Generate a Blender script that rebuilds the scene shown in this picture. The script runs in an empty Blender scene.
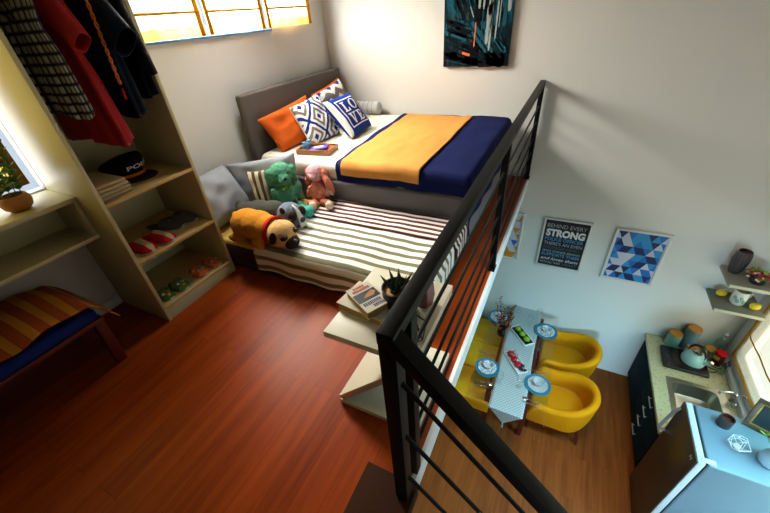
import bpy, bmesh, math, random
from mathutils import Vector, Matrix, Euler, noise
random.seed(7)
PI = math.pi
SC = bpy.context.scene
COL = SC.collection
V = Vector

# ------------------------------------------------------------------ materials
def lin(c):
    c = c / 255.0
    return c / 12.92 if c <= 0.04045 else ((c + 0.055) / 1.055) ** 2.4

def rgb(t):
    return (lin(t[0]), lin(t[1]), lin(t[2]), 1.0)

class NB:
    """small node builder"""
    def __init__(s, name):
        s.m = bpy.data.materials.new(name); s.m.use_nodes = True
        s.nt = s.m.node_tree; s.b = s.nt.nodes['Principled BSDF']; s.out = s.nt.nodes['Material Output']
    def n(s, t, **kw):
        nd = s.nt.nodes.new(t)
        for k, v in kw.items(): setattr(nd, k, v)
        return nd
    def l(s, a, b): s.nt.links.new(a, b)
    def put(s, sock, v):
        if isinstance(v, (int, float)): sock.default_value = v
        elif isinstance(v, tuple): sock.default_value = v
        else: s.l(v, sock)
    def math(s, op, a, b=None, c=None):
        nd = s.n('ShaderNodeMath', operation=op)
        for i, v in enumerate((a, b, c)):
            if v is not None: s.put(nd.inputs[i], v)
        return nd.outputs[0]
    def mix(s, f, a, b):
        nd = s.n('ShaderNodeMix', data_type='RGBA')
        s.put(nd.inputs['Factor'], f); s.put(nd.inputs['A'], a); s.put(nd.inputs['B'], b)
        for k in nd.inputs:
            pass
        return nd.outputs['Result']
    def mixc(s, f, a, b):
        nd = s.n('ShaderNodeMixRGB')
        s.put(nd.inputs[0], f); s.put(nd.inputs[1], a); s.put(nd.inputs[2], b)
        return nd.outputs[0]
    def coord(s, kind='Object'):
        return s.n('ShaderNodeTexCoord').outputs[kind]
    def xyz(s, kind='Object'):
        sp = s.n('ShaderNodeSeparateXYZ'); s.l(s.coord(kind), sp.inputs[0]); return sp.outputs
    def noise(s, scale, detail=3.0, vec=None, rough=.55):
        nd = s.n('ShaderNodeTexNoise'); nd.inputs['Scale'].default_value = scale
        nd.inputs['Detail'].default_value = detail; nd.inputs['Roughness'].default_value = rough
        s.l(vec if vec is not None else s.coord(), nd.inputs['Vector']); return nd.outputs['Fac']
    def bump(s, h, strength=.3, dist=.01):
        nd = s.n('ShaderNodeBump'); nd.inputs['Strength'].default_value = strength
        nd.inputs['Distance'].default_value = dist; s.l(h, nd.inputs['Height'])
        s.l(nd.outputs[0], s.b.inputs['Normal'])
    def color(s, c): s.put(s.b.inputs['Base Color'], c)
    def set(s, **kw):
        for k, v in kw.items(): s.b.inputs[k.replace('_', ' ')].default_value = v

def mat(name, c, rough=.6, metal=0.0, bump=None, var=None, **kw):
    b = NB(name)
    b.set(Roughness=rough, Metallic=metal)
    if rough >= .79 and not metal: b.b.inputs['Specular IOR Level'].default_value = .12
    col = rgb(c)
    if var:
        f = b.noise(var[0], 4)
        d = tuple(max(0, x * (1 - var[1])) for x in col[:3]) + (1,)
        e = tuple(min(1, x * (1 + var[1])) for x in col[:3]) + (1,)
        b.color(b.mixc(f, d, e))
    else:
        b.color(col)
    if bump: b.bump(b.noise(bump[0], 3), bump[1], bump[2] if len(bump) > 2 else .01)
    for k, v in kw.items(): b.b.inputs[k.replace('_', ' ')].default_value = v
    return b.m

def wood_floor(name, ca, cb, cm, rough=.32, pl=1.3, pw=.12):
    b = NB(name); x, y, z = b.xyz()
    cv = b.n('ShaderNodeCombineXYZ'); b.l(y, cv.inputs[0]); b.l(x, cv.inputs[1])
    br = b.n('ShaderNodeTexBrick'); br.offset = .37; b.l(cv.outputs[0], br.inputs['Vector'])
    br.inputs['Scale'].default_value = 1; br.inputs['Brick Width'].default_value = pl
    br.inputs['Row Height'].default_value = pw; br.inputs['Mortar Size'].default_value = .0016
    br.inputs['Mortar Smooth'].default_value = .3; br.inputs['Bias'].default_value = 0
    br.inputs['Color1'].default_value = (0, 0, 0, 1); br.inputs['Color2'].default_value = (1, 1, 1, 1)
    br.inputs['Mortar'].default_value = (.5, .5, .5, 1)
    gv = b.n('ShaderNodeCombineXYZ'); b.l(b.math('MULTIPLY', x, 26.0), gv.inputs[0]); b.l(b.math('MULTIPLY', y, 1.6), gv.inputs[1])
    b.l(b.math('MULTIPLY', br.outputs['Color'], 9.0), gv.inputs[2])
    g = b.noise(1.0, 5, gv.outputs[0], .62)
    bv = b.n('ShaderNodeCombineXYZ'); b.l(b.math('MULTIPLY', x, 5.0), bv.inputs[0]); b.l(b.math('MULTIPLY', y, .7), bv.inputs[1])
    g2 = b.noise(1.0, 3, bv.outputs[0], .6)
    t = b.math('ADD', b.math('MULTIPLY', g, .55), b.math('MULTIPLY', g2, .35))
    t = b.math('ADD', t, b.math('MULTIPLY', br.outputs['Color'], .10))
    rp = b.n('ShaderNodeValToRGB'); b.l(t, rp.inputs[0])
    e = rp.color_ramp.elements; e[0].position = .32; e[0].color = rgb(cb); e[1].position = .78; e[1].color = rgb(ca)
    c = b.mixc(b.math('MULTIPLY', br.outputs['Fac'], .5), rp.outputs[0], rgb(cm))
    b.color(c); b.set(Roughness=rough); b.b.inputs['Specular IOR Level'].default_value = .12
    b.bump(b.math('SUBTRACT', b.math('MULTIPLY', g, .15), br.outputs['Fac']), .12, .002)
    return b.m

M = {}
M['wall'] = mat('wall_paint', (228, 226, 221), .75, bump=(60, .04))
M['ceiling'] = mat('darkened_ceiling_paint', (176, 172, 162), .85)  # unseen ceiling, coloured darker to reduce bounced light
M['wall_dim'] = mat('darkened_wall_paint', (128, 118, 104), .85)  # unseen front wall, darkened so less light bounces back
M['floor'] = wood_floor('loft_wood', (186, 80, 16), (116, 40, 7), (80, 28, 6), .38)
M['floor2'] = wood_floor('ground_wood', (168, 92, 38), (112, 52, 18), (80, 38, 12), .42)
M['trim_white'] = mat('white_trim', (232, 234, 236), .4)
M['slab'] = mat('slab_white', (222, 222, 220), .6)
M['cream'] = mat('cream_laminate', (222, 210, 160), .42, var=(3, .03))
M['cream_edge'] = mat('cream_edge', (232, 222, 190), .45)
M['shelf_ply'] = mat('shelf_laminate', (226, 188, 118), .45, var=(4, .06))
M['black_metal'] = mat('black_metal', (9, 9, 9), .5, 0, bump=(90, .03))
M['black_metal'].node_tree.nodes['Principled BSDF'].inputs['Specular IOR Level'].default_value = .14
M['black'] = mat('black_plastic', (16, 16, 18), .4)
M['chrome'] = mat('chrome', (205, 205, 205), .16, 1)
M['steel'] = mat('brushed_steel', (176, 172, 160), .3, 1, bump=(120, .03))
M['bed_grey'] = mat('grey_upholstery', (120, 114, 115), .9, bump=(260, .25, .003), var=(9, .08))
M['head_grey'] = mat('headboard_fabric', (96, 89, 84), .88, bump=(260, .25, .003), var=(7, .1))
M['bed_dark'] = mat('dark_brown_upholstery', (70, 58, 50), .85, bump=(200, .2, .003))
M['sheet'] = mat('cream_sheet', (242, 234, 214), .85, bump=(40, .05))
M['sheet_yellow'] = mat('yellow_sheet', (214, 178, 96), .85)
M['navy'] = mat('navy_cloth', (11, 22, 70), .85, bump=(180, .2, .003), var=(14, .18))
M['mustard'] = mat('mustard_cloth', (212, 144, 72), .9, bump=(160, .25, .003), var=(16, .1))
M['orange'] = mat('orange_cloth', (196, 86, 24), .85, bump=(150, .15, .003), var=(12, .08))
M['white_cloth'] = mat('white_cloth', (232, 230, 224), .85, bump=(150, .1, .003))
M['blue_cloth'] = mat('blue_cloth', (14, 44, 122), .8, bump=(150, .15, .003))
M['taupe_cloth'] = mat('taupe_cloth', (120, 112, 106), .85)
M['grey_pillow'] = mat('grey_quilted_cotton', (164, 168, 176), .9, bump=(70, .3, .006), var=(30, .07))
M['light_grey'] = mat('light_grey_cloth', (190, 190, 186), .85)
M['green_fur'] = mat('green_plush', (100, 172, 136), .95, bump=(95, .9, .02), var=(40, .25))
M['teal_fur'] = mat('teal_plush', (84, 196, 180), .95, bump=(95, .8, .02), var=(40, .18))
M['pink_fur'] = mat('pink_plush', (244, 178, 186), .95, bump=(95, .7, .02), var=(40, .14))
M['coral_fur'] = mat('coral_plush', (240, 140, 112), .95, bump=(95, .8, .02), var=(40, .2))
M['cream_fur'] = mat('cream_plush', (228, 206, 184), .95, bump=(95, .6, .02))
M['tan_fur'] = mat('tan_plush', (214, 140, 44), .95, bump=(140, .4, .01), var=(20, .14))
M['pugface_fur'] = mat('pale_tan_plush', (224, 176, 112), .95, bump=(140, .4, .01), var=(14, .12))
M['dark_fur'] = mat('dark_brown_plush', (52, 38, 32), .95, bump=(120, .5, .01))
M['grey_fur'] = mat('blue_grey_plush', (112, 124, 140), .95, bump=(120, .5, .01), var=(14, .1))
M['char_fur'] = mat('charcoal_plush', (74, 74, 68), .95, bump=(120, .5, .01))
M['red'] = mat('red_cloth', (206, 24, 26), .8, bump=(160, .1, .003))
M['dress_red'] = mat('red_dress_cloth', (176, 14, 18), .75, bump=(40, .12, .01))
M['dark_navy'] = mat('dark_navy_cloth', (13, 24, 40), .8, bump=(160, .1, .003))
M['black_cloth'] = mat('black_cloth', (11, 12, 16), .85)
M['beige'] = mat('beige_towel', (214, 190, 148), .95, bump=(170, .5, .004))
M['cord_orange'] = mat('orange_braid', (222, 112, 40), .6)
M['slip_red'] = mat('slipper_red', (204, 34, 32), .9, bump=(170, .3, .003))
M['slip_grey'] = mat('slipper_grey', (80, 80, 78), .75, bump=(120, .2, .003))
M['slip_green'] = mat('slipper_green', (84, 116, 46), .95, bump=(150, .6, .006))
M['slip_orange'] = mat('slipper_orange', (222, 108, 54), .95, bump=(150, .6, .006))
M['sole'] = mat('slipper_sole', (206, 204, 198), .7)
M['beak'] = mat('beak_orange', (236, 146, 50), .8)
M['pot_wood'] = mat('turned_wood', (186, 118, 52), .5, var=(7, .2))
M['soil'] = mat('soil', (48, 34, 24), .95, bump=(60, .8, .01))
M['leaf'] = mat('leaf_green', (56, 116, 52), .5, var=(9, .25))
M['leaf_dark'] = mat('leaf_dark_green', (34, 66, 42), .5, var=(12, .25))
M['leaf_lime'] = mat('leaf_lime', (112, 164, 44), .5, var=(9, .25))
M['redwood'] = mat('dark_red_wood', (98, 26, 18), .4, var=(6, .2))
M['bench_blue'] = mat('bench_blue_cloth', (28, 48, 128), .85)
M['paper'] = mat('paper', (230, 224, 204), .8)
M['pages'] = mat('book_pages', (196, 158, 98), .85, bump=(200, .2, .002))
M['table_white'] = mat('cream_white_board', (226, 220, 198), .45)
M['mauve'] = mat('mauve_ceramic', (152, 92, 98), .45)
M['pot_black'] = mat('black_pot', (30, 30, 30), .5)
M['frame_white'] = mat('white_frame', (226, 224, 214), .45)
M['ink_black'] = mat('poster_black', (18, 20, 26), .35)
M['ink_white'] = mat('poster_white', (232, 230, 232), .5)
M['ink_blue'] = mat('poster_blue', (62, 146, 196), .5)
M['ink_grey'] = mat('poster_grey', (170, 174, 178), .5)
M['ink_teal'] = mat('poster_teal', (40, 110, 128), .5)
M['tri_navy'] = mat('triangle_navy', (26, 40, 96), .4)
M['tri_blue'] = mat('triangle_blue', (28, 108, 196), .4)
M['tri_cyan'] = mat('triangle_cyan', (46, 146, 206), .4)
M['tri_lilac'] = mat('triangle_lilac', (206, 206, 222), .4)
M['tri_gold'] = mat('triangle_gold', (218, 146, 30), .4)
M['chair'] = mat('yellow_upholstery', (236, 150, 8), .8, bump=(220, .18, .003), var=(6, .05))
M['bench_yellow'] = mat('yellow_vinyl', (246, 184, 6), .6, bump=(120, .08, .003))
M['teal_plate'] = mat('teal_charger', (30, 122, 148), .35)
M['dish_white'] = mat('white_china', (228, 230, 230), .25)
M['apple'] = mat('apple_red', (176, 14, 30), .25, var=(9, .3))
M['grape'] = mat('dark_red_fruit', (70, 10, 20), .35)
M['lime'] = mat('lime_green', (128, 176, 30), .4, bump=(80, .1, .003))
M['lemon'] = mat('lemon_yellow', (236, 206, 36), .4, bump=(80, .12, .003))
M['vase_dark'] = mat('dark_glass', (34, 18, 18), .12)
M['dried'] = mat('dried_stem', (64, 34, 26), .8)
M['dried_flower'] = mat('dried_flower', (192, 98, 40), .8, var=(20, .4))
M['cabinet'] = mat('dark_teal_cabinet', (10, 38, 48), .8)
M['handle_pale'] = mat('pale_metal_handle', (196, 196, 186), .35, .3)
M['handle_grey'] = mat('grey_handle', (150, 142, 138), .4, .2)
M['tin_teal'] = mat('sage_tin', (120, 172, 160), .45)
M['tin_blue'] = mat('blue_grey_tin', (96, 126, 142), .45)
M['cork'] = mat('wood_lid', (206, 136, 52), .55, var=(8, .15))
M['kettle'] = mat('mint_enamel', (172, 212, 204), .2)
M['pickle'] = mat('dark_red_preserve', (72, 12, 16), .3)
M['fridge_body'] = mat('fridge_grey', (118, 142, 156), .38, .1)
M['fridge_door'] = mat('dark_steel_door', (72, 62, 54), .34, .55, bump=(160, .02))
M['fridge_light'] = mat('fridge_trim', (196, 204, 210), .35)
M['rubber'] = mat('rubber_gasket', (22, 24, 30), .7)
M['shelf_grey'] = mat('grey_shelf', (128, 128, 116), .5)
M['shelf_edge'] = mat('pale_shelf_edge', (198, 194, 166), .5)
M['mug_white'] = mat('white_glaze', (222, 220, 206), .35)
M['petal_red'] = mat('petal_red', (178, 30, 50), .7)
M['petal_pink'] = mat('petal_pink', (226, 160, 170), .7)
M['wire_white'] = mat('white_wire', (226, 226, 222), .4)
M['picture_dark'] = mat('dark_picture', (48, 60, 66), .3, var=(8, .5))
M['frame_dark'] = mat('dark_wood_frame', (84, 66, 48), .45)
M['gold_edge'] = mat('gold_fillet', (176, 140, 64), .4, .5)
M['cup_dark'] = mat('dark_ceramic', (58, 52, 52), .5)
M['cup_in'] = mat('rust_glaze', (96, 44, 32), .5)
M['pale_blue'] = mat('pale_blue_vase', (170, 196, 214), .35)
M['purple'] = mat('purple_pack', (84, 54, 168), .35)
M['bottle_blue'] = mat('blue_bottle', (112, 164, 190), .3)
M['tray_wood'] = mat('brown_wood', (146, 92, 44), .5, var=(8, .2))
M['mat_brown'] = mat('brown_mat', (58, 32, 18), .8, bump=(120, .3, .003))
M['window_frame'] = mat('window_frame_white', (226, 228, 230), .4)
M['curtain_gold'] = mat('gold_border_cloth', (214, 150, 26), .85)
M['curtain_brown'] = mat('brown_border_cloth', (112, 78, 20), .85)
M['blue_sill'] = mat('blue_ribbon', (66, 134, 206), .7)

def glass(name, c=(1, 1, 1, 1), rough=.02, edge=.03):
    """thin clear glass: mostly straight-through with a glossy skin"""
    b = NB(name); nt = b.nt
    tr = b.n('ShaderNodeBsdfTransparent'); tr.inputs[0].default_value = c
    gl = b.n('ShaderNodeBsdfGlossy'); gl.inputs['Roughness'].default_value = rough
    lw = b.n('ShaderNodeLayerWeight'); lw.inputs[0].default_value = .5
    mx = b.n('ShaderNodeMixShader')
    b.l(b.math('ADD', b.math('MULTIPLY', b.math('POWER', lw.outputs['Facing'], 5.0), .7), edge), mx.inputs[0])
    b.l(tr.outputs[0], mx.inputs[1]); b.l(gl.outputs[0], mx.inputs[2])
    b.l(mx.outputs[0], b.out.inputs[0])
    return b.m
M['glass'] = glass('clear_glass', (.985, .99, .99, 1), .02, .06)
M['glass_green'] = glass('green_glass', (.90, .965, .955, 1))
M['glass_top'] = glass('table_glass', (.975, .985, .975, 1))
M['glass_pane'] = glass('window_glass', (.98, .99, 1, 1))

def sheer(name, c, trans=.45, tc=None):
    """thin curtain cloth that daylight comes through"""
    b = NB(name)
    tl = b.n('ShaderNodeBsdfTranslucent'); tl.inputs[0].default_value = rgb(c)
    df = b.n('ShaderNodeBsdfDiffuse'); df.inputs[0].default_value = rgb(c)
    tr = b.n('ShaderNodeBsdfTransparent'); tr.inputs[0].default_value = rgb(tc or c)
    m1 = b.n('ShaderNodeMixShader'); m1.inputs[0].default_value = .35
    b.l(tl.outputs[0], m1.inputs[1]); b.l(df.outputs[0], m1.inputs[2])
    m2 = b.n('ShaderNodeMixShader'); m2.inputs[0].default_value = trans
    b.l(m1.outputs[0], m2.inputs[1]); b.l(tr.outputs[0], m2.inputs[2])
    b.l(m2.outputs[0], b.out.inputs[0]); return b.m
M['sheer'] = sheer('sheer_white', (252, 248, 236), .5)
M['sheer_cream'] = sheer('sheer_cream', (255, 250, 224), .62)
M['sheer_gold'] = sheer('sheer_gold', (240, 182, 76), .2)
M['sheer_yellow'] = sheer('sheer_yellow', (246, 206, 60), .3, (252, 240, 190))

def stripes(name, axis, period, duty, ca, cb, rough=.9, phase=0.0, kind='UV', extra=None, wob=.0):
    b = NB(name); o = b.xyz(kind)
    v = o[axis]
    if wob: v = b.math('ADD', v, b.math('MULTIPLY', b.noise(5), wob))
    t = b.math('FRACT', b.math('ADD', b.math('DIVIDE', v, period), phase))
    f = b.math('LESS_THAN', t, duty)
    c = b.mixc(f, rgb(ca), rgb(cb))
    if extra:
        t2 = b.math('FRACT', b.math('DIVIDE', v, extra[0]))
        c = b.mixc(b.math('LESS_THAN', t2, extra[1]), c, rgb(extra[2]))
    b.color(c); b.set(Roughness=rough); b.bump(b.noise(130), .2, .003)
    return b.m
M['olive_stripe'] = stripes('olive_white_stripe', 1, .088, .42, (236, 236, 230), (120, 116, 86))
M['brown_stripe'] = stripes('brown_white_stripe', 1, .062, .52, (228, 222, 214), (84, 30, 26))
M['cush_stripe'] = stripes('brown_cream_stripe', 0, .135, .45, (222, 208, 178), (92, 68, 44), phase=.2)
M['bench_stripe'] = stripes('orange_stripe', 1, .086, .5, (162, 66, 10), (192, 124, 26), extra=(.043, .07, (120, 44, 10)))

def plaid():
    b = NB('black_white_plaid'); u, v, w = b.xyz('UV')
    def st(x, p, d, ph): return b.math('LESS_THAN', b.math('FRACT', b.math('ADD', b.math('DIVIDE', x, p), ph)), d)
    c = rgb((182, 178, 162))
    c = b.mixc(b.math('MULTIPLY', st(u, .042, .45, 0), .55), c, rgb((50, 50, 52)))
    c = b.mixc(b.math('MULTIPLY', st(v, .042, .45, .2), .55), c, rgb((50, 50, 52)))
    c = b.mixc(st(u, .042, .24, .0), c, rgb((8, 8, 12)))
    c = b.mixc(st(v, .042, .24, .1), c, rgb((8, 8, 12)))
    b.color(c); b.set(Roughness=.9); return b.m
M['plaid'] = plaid()

def runner_mat():
    b = NB('grey_lattice_cloth'); u, v, w = b.xyz('UV')
    a = b.math('ADD', u, v); d = b.math('SUBTRACT', u, v)
    def ln(x): return b.math('LESS_THAN', b.math('ABSOLUTE', b.math('SUBTRACT', b.math('FRACT', b.math('DIVIDE', x, .035)), .5)), .13)
    f = b.math('MAXIMUM', ln(a), ln(d))
    b.color(b.mixc(b.math('MULTIPLY', f, .75), rgb((148, 156, 156)), rgb((204, 210, 210)))); b.set(Roughness=.8); return b.m
M['runner'] = runner_mat()

def check_plate():
    b = NB('striped_china'); u, v, w = b.xyz()
    f = b.math('LESS_THAN', b.math('FRACT', b.math('MULTIPLY', b.math('ADD', u, b.math('MULTIPLY', v, .35)), 104.0)), .42)
    b.color(b.mixc(f, rgb((232, 234, 232)), rgb((58, 66, 78)))); b.set(Roughness=.3); return b.m
M['plate_stripe'] = check_plate()

def flower_plate():
    b = NB('leaf_pattern_china')
    f = b.noise(34, 2)
    f = b.math('GREATER_THAN', b.math('ABSOLUTE', b.math('SUBTRACT', f, .5)), .055)
    b.color(b.mixc(f, rgb((150, 158, 168)), rgb((228, 230, 230)))); b.set(Roughness=.3); return b.m
M['plate_leaf'] = flower_plate()

def counter_mat():
    b = NB('speckled_worktop')
    f = b.noise(160, 3); g = b.noise(60, 3)
    c = b.mixc(f, rgb((176, 160, 116)), rgb((222, 208, 164)))
    c = b.mixc(b.math('GREATER_THAN', g, .62), c, rgb((150, 132, 92)))
    b.color(c); b.set(Roughness=.35); return b.m
M['counter'] = counter_mat()

def painting_mat():
    b = NB('abstract_paint'); u, v, w = b.xyz('UV')
    cv = b.n('ShaderNodeCombineXYZ')
    b.l(b.math('ADD', b.math('MULTIPLY', u, 9.0), b.math('MULTIPLY', v, 2.0)), cv.inputs[0]); b.l(b.math('MULTIPLY', v, 2.2), cv.inputs[1])
    f = b.noise(1.0, 6, cv.outputs[0], .62)
    rp = b.n('ShaderNodeValToRGB'); b.l(b.math('ADD', f, b.math('MULTIPLY', b.math('SUBTRACT', v, .45), .22)), rp.inputs[0])
    cr = rp.color_ramp; cr.elements[0].position = .36; cr.elements[0].color = rgb((8, 16, 22))
    cr.elements[1].position = .82; cr.elements[1].color = rgb((196, 202, 198))
    for p, c in ((.5, (12, 42, 54)), (.59, (26, 92, 110)), (.66, (60, 140, 150)), (.72, (24, 60, 72))):
        e = cr.elements.new(p); e.color = rgb(c)
    b.color(rp.outputs[0]); b.set(Roughness=.85); b.b.inputs['Specular IOR Level'].default_value = .1; b.bump(f, .5, .006); return b.m
M['painting'] = painting_mat()

M['paint_dark'] = mat('dark_paint', (7, 15, 20), .85)
M['paint_teal'] = mat('teal_paint', (24, 80, 96), .85, var=(18, .4))
M['paint_pale'] = mat('pale_paint', (160, 176, 176), .85, var=(18, .3))

# ------------------------------------------------------------------ mesh builder
class MB:
    def __init__(s):
        s.bm = bmesh.new(); s.uv = s.bm.loops.layers.uv.new('UVMap')
    def _take(s, t, mi=0, mtx=None):
        if mtx is not None: bmesh.ops.transform(t, matrix=mtx, verts=t.verts)
        vm = {}
        for v in t.verts: vm[v] = s.bm.verts.new(v.co)
        for f in t.faces:
            try:
                nf = s.bm.faces.new([vm[v] for v in f.verts]); nf.material_index = mi
            except ValueError: pass
        t.free(); return s
    def obox(s, c, ax, h, bev=0, mi=0, seg=2):
        t = bmesh.new(); bmesh.ops.create_cube(t, size=2)
        for v in t.verts: v.co = V((v.co.x * h[0], v.co.y * h[1], v.co.z * h[2]))
        if bev > 0: bmesh.ops.bevel(t, geom=t.edges[:], offset=bev, segments=seg, affect='EDGES', profile=.5)
        a = [V(x).normalized() for x in ax]
        m = Matrix(((a[0].x, a[1].x, a[2].x, c[0]), (a[0].y, a[1].y, a[2].y, c[1]), (a[0].z, a[1].z, a[2].z, c[2]), (0, 0, 0, 1)))
        return s._take(t, mi, m)
    def box(s, x0, x1, y0, y1, z0, z1, bev=0, mi=0, seg=2):
        return s.obox(((x0 + x1) / 2, (y0 + y1) / 2, (z0 + z1) / 2), ((1, 0, 0), (0, 1, 0), (0, 0, 1)),
                      (abs(x1 - x0) / 2, abs(y1 - y0) / 2, abs(z1 - z0) / 2), bev, mi, seg)
    def cyl(s, p0, p1, r0, r1=None, n=20, mi=0, cap=True):
        p0, p1 = V(p0), V(p1); r1 = r0 if r1 is None else r1
        d = (p1 - p0).normalized(); a = d.orthogonal().normalized(); b = d.cross(a)
        A = [s.bm.verts.new(p0 + (a * math.cos(2 * PI * i / n) + b * math.sin(2 * PI * i / n)) * r0) for i in range(n)]
        B = [s.bm.verts.new(p1 + (a * math.cos(2 * PI * i / n) + b * math.sin(2 * PI * i / n)) * r1) for i in range(n)]
        for i in range(n):
            f = s.bm.faces.new((A[i], A[(i + 1) % n], B[(i + 1) % n], B[i])); f.material_index = mi
        if cap:
            s.bm.faces.new(A[::-1]).material_index = mi; s.bm.faces.new(B).material_index = mi
        return s
    def tube(s, pts, r, n=8, mi=0, closed=False):
        pts = [V(p) for p in pts]; rings = []; N = len(pts); prev = None
        for i, p in enumerate(pts):
            if closed: d = pts[(i + 1) % N] - pts[i - 1]
            else: d = pts[min(i + 1, N - 1)] - pts[max(i - 1, 0)]
            d.normalize()
            a = d.orthogonal().normalized() if prev is None else (prev - d * prev.dot(d)).normalized()
            prev = a; b = d.cross(a); rr = r[i] if isinstance(r, (list, tuple)) else r
            rings.append([s.bm.verts.new(p + (a * math.cos(2 * PI * k / n) + b * math.sin(2 * PI * k / n)) * rr) for k in range(n)])
        for i in range(N if closed else N - 1):
            A, B = rings[i], rings[(i + 1) % N]
            for k in range(n):
                s.bm.faces.new((A[k], A[(k + 1) % n], B[(k + 1) % n], B[k])).material_index = mi
        if not closed:
            s.bm.faces.new(rings[0][::-1]).material_index = mi; s.bm.faces.new(rings[-1]).material_index = mi
        return s
    def lathe(s, c, prof, n=28, mi=0, mtx=None):
        c = V(c); rings = []
        for r, z in prof:
            if r < 1e-5: rings.append([s.bm.verts.new(V((0, 0, z)))])
            else: rings.append([s.bm.verts.new(V((r * math.cos(2 * PI * k / n), r * math.sin(2 * PI * k / n), z))) for k in range(n)])
        vs = [v for g in rings for v in g]
        for i in range(len(rings) - 1):
            A, B = rings[i], rings[i + 1]
            for k in range(n):
                q = [A[k % len(A)], A[(k + 1) % len(A)], B[(k + 1) % len(B)], B[k % len(B)]]
                u = []
                for x in q:
                    if x not in u: u.append(x)
                if len(u) > 2: s.bm.faces.new(u).material_index = mi
        for v in vs: v.co = (mtx @ v.co if mtx else v.co) + c
        return s
    def ell(s, c, r, rot=None, mi=0, sub=3):
        t = bmesh.new(); bmesh.ops.create_icosphere(t, subdivisions=sub, radius=1)
        if isinstance(r, (int, float)): r = (r, r, r)
        m = Matrix.Translation(V(c)) @ (Euler(rot).to_matrix().to_4x4() if rot else Matrix()) @ Matrix.Diagonal((r[0], r[1], r[2], 1))
        return s._take(t, mi, m)
    def grid(s, fn, nu, nv, mi=0, uvf=None, closeu=False, matf=None):
        P = [[s.bm.verts.new(fn(i / nu, j / nv)) for j in range(nv + 1)] for i in range(nu if closeu else nu + 1)]
        for i in range(nu):
            for j in range(nv):
                i2 = (i + 1) % nu if closeu else i + 1
                try: f = s.bm.faces.new((P[i][j], P[i2][j], P[i2][j + 1], P[i][j + 1]))
                except ValueError: continue
                f.material_index = matf((i + .5) / nu, (j + .5) / nv) if matf else mi
                for lp, (a, b) in zip(f.loops, ((i, j), (i + 1, j), (i + 1, j + 1), (i, j + 1))):
                    lp[s.uv].uv = uvf(a / nu, b / nv) if uvf else (a / nu, b / nv)
        return s
    def prism(s, poly, o, ux, uy, depth, mi=0):
        """polygon in the (ux, uy) plane through o, extruded by depth along ux x uy"""
        o, ux, uy = V(o), V(ux), V(uy); nrm = ux.cross(uy).normalized() * depth
        A = [s.bm.verts.new(o + ux * a + uy * b) for a, b in poly]; B = [s.bm.verts.new(v.co + nrm) for v in A]
        n = len(A)
        s.bm.faces.new(A[::-1]).material_index = mi; s.bm.faces.new(B).material_index = mi
        for i in range(n): s.bm.faces.new((A[i], A[(i + 1) % n], B[(i + 1) % n], B[i])).material_index = mi
        return s
    def text(s, txt, o, ux, uy, w, h, mi=0, bold=.0, shear=0, proj=None, ext=.002):
        """raised lettering fitted into a w x h field with its lower left corner at o"""
        cu = bpy.data.curves.new('lettering', 'FONT'); cu.body = txt; cu.extrude = .02; cu.offset = bold; cu.shear = shear; cu.resolution_u = 3
        ob = bpy.data.objects.new('lettering', cu); COL.objects.link(ob)
        dg = bpy.context.evaluated_depsgraph_get(); me = bpy.data.meshes.new_from_object(ob.evaluated_get(dg))
        xs = [v.co.x for v in me.vertices]; ys = [v.co.y for v in me.vertices]
        x0, x1, y0, y1 = min(xs), max(xs), min(ys), max(ys)
        o, ux, uy = V(o), V(ux).normalized(), V(uy).normalized(); nr = ux.cross(uy)
        vm = []
        for v in me.vertices:
            a = (v.co.x - x0) / (x1 - x0) * w; b = (v.co.y - y0) / (y1 - y0) * h
            p = o + ux * a + uy * b + nr * (ext if v.co.z > 0 else 0)
            vm.append(s.bm.verts.new(proj(p, v.co.z > 0) if proj else p))
        for f in me.polygons:
            try: s.bm.faces.new([vm[i] for i in f.vertices]).material_index = mi
            except ValueError: pass
        bpy.data.objects.remove(ob); bpy.data.curves.remove(cu); bpy.data.meshes.remove(me)
        return s
    def cushion(s, quad, T, n=22, mi=0, matf=None, pinch=.05, wr=.006, seed=0, mats_back=None, uvs=(1, 1)):
        """soft pillow between four corners (BL, BR, TR, TL), thickness T"""
        q = [V(p) for p in quad]
        nr = ((q[1] - q[0]) + (q[2] - q[3])).cross((q[3] - q[0]) + (q[2] - q[1])).normalized()
        def base(u, v):
            a, b = 2 * u - 1, 2 * v - 1
            a2 = a * (1 - pinch * (1 - b * b)); b2 = b * (1 - pinch * (1 - a * a))
            uu, vv = (a2 + 1) / 2, (b2 + 1) / 2
            return (q[0] * (1 - uu) + q[1] * uu) * (1 - vv) + (q[3] * (1 - uu) + q[2] * uu) * vv
        def th(u, v):
            a, b = 2 * u - 1, 2 * v - 1
            e = max(0, (1 - a ** 4) * (1 - b ** 4))
            w = noise.noise(V((u * 4 + seed, v * 4, seed * 1.7))) * wr * 2
            return T / 2 * e ** .55 + w * min(1, e * 3)
        F = lambda u, v: base(u, v) + nr * th(u, v)
        B = lambda u, v: base(1 - u, v) - nr * th(1 - u, v)
        s.grid(F, n, n, mi, matf=matf, uvf=lambda a, b: (a * uvs[0], b * uvs[1])); s.grid(B, n, n, mats_back if mats_back is not None else mi, uvf=lambda a, b: (a * uvs[0], b * uvs[1]))
        s.front = lambda u, v: F(u, v); s.nrm = nr
        bmesh.ops.remove_doubles(s.bm, verts=s.bm.verts, dist=.0004)
        return s

ORG = {}
def tag(o, label, cat, group=None, kind=None):
    if label: o['label'] = label
    if cat: o['category'] = cat
    if group: o['group'] = group
    if kind: o['kind'] = kind
    return o

def thing(name, label, cat, loc, group=None):
    o = bpy.data.objects.new(name, None); COL.objects.link(o); o.location = loc; o.empty_display_size = .1
    ORG[o.name] = V(loc); return tag(o, label, cat, group)

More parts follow.
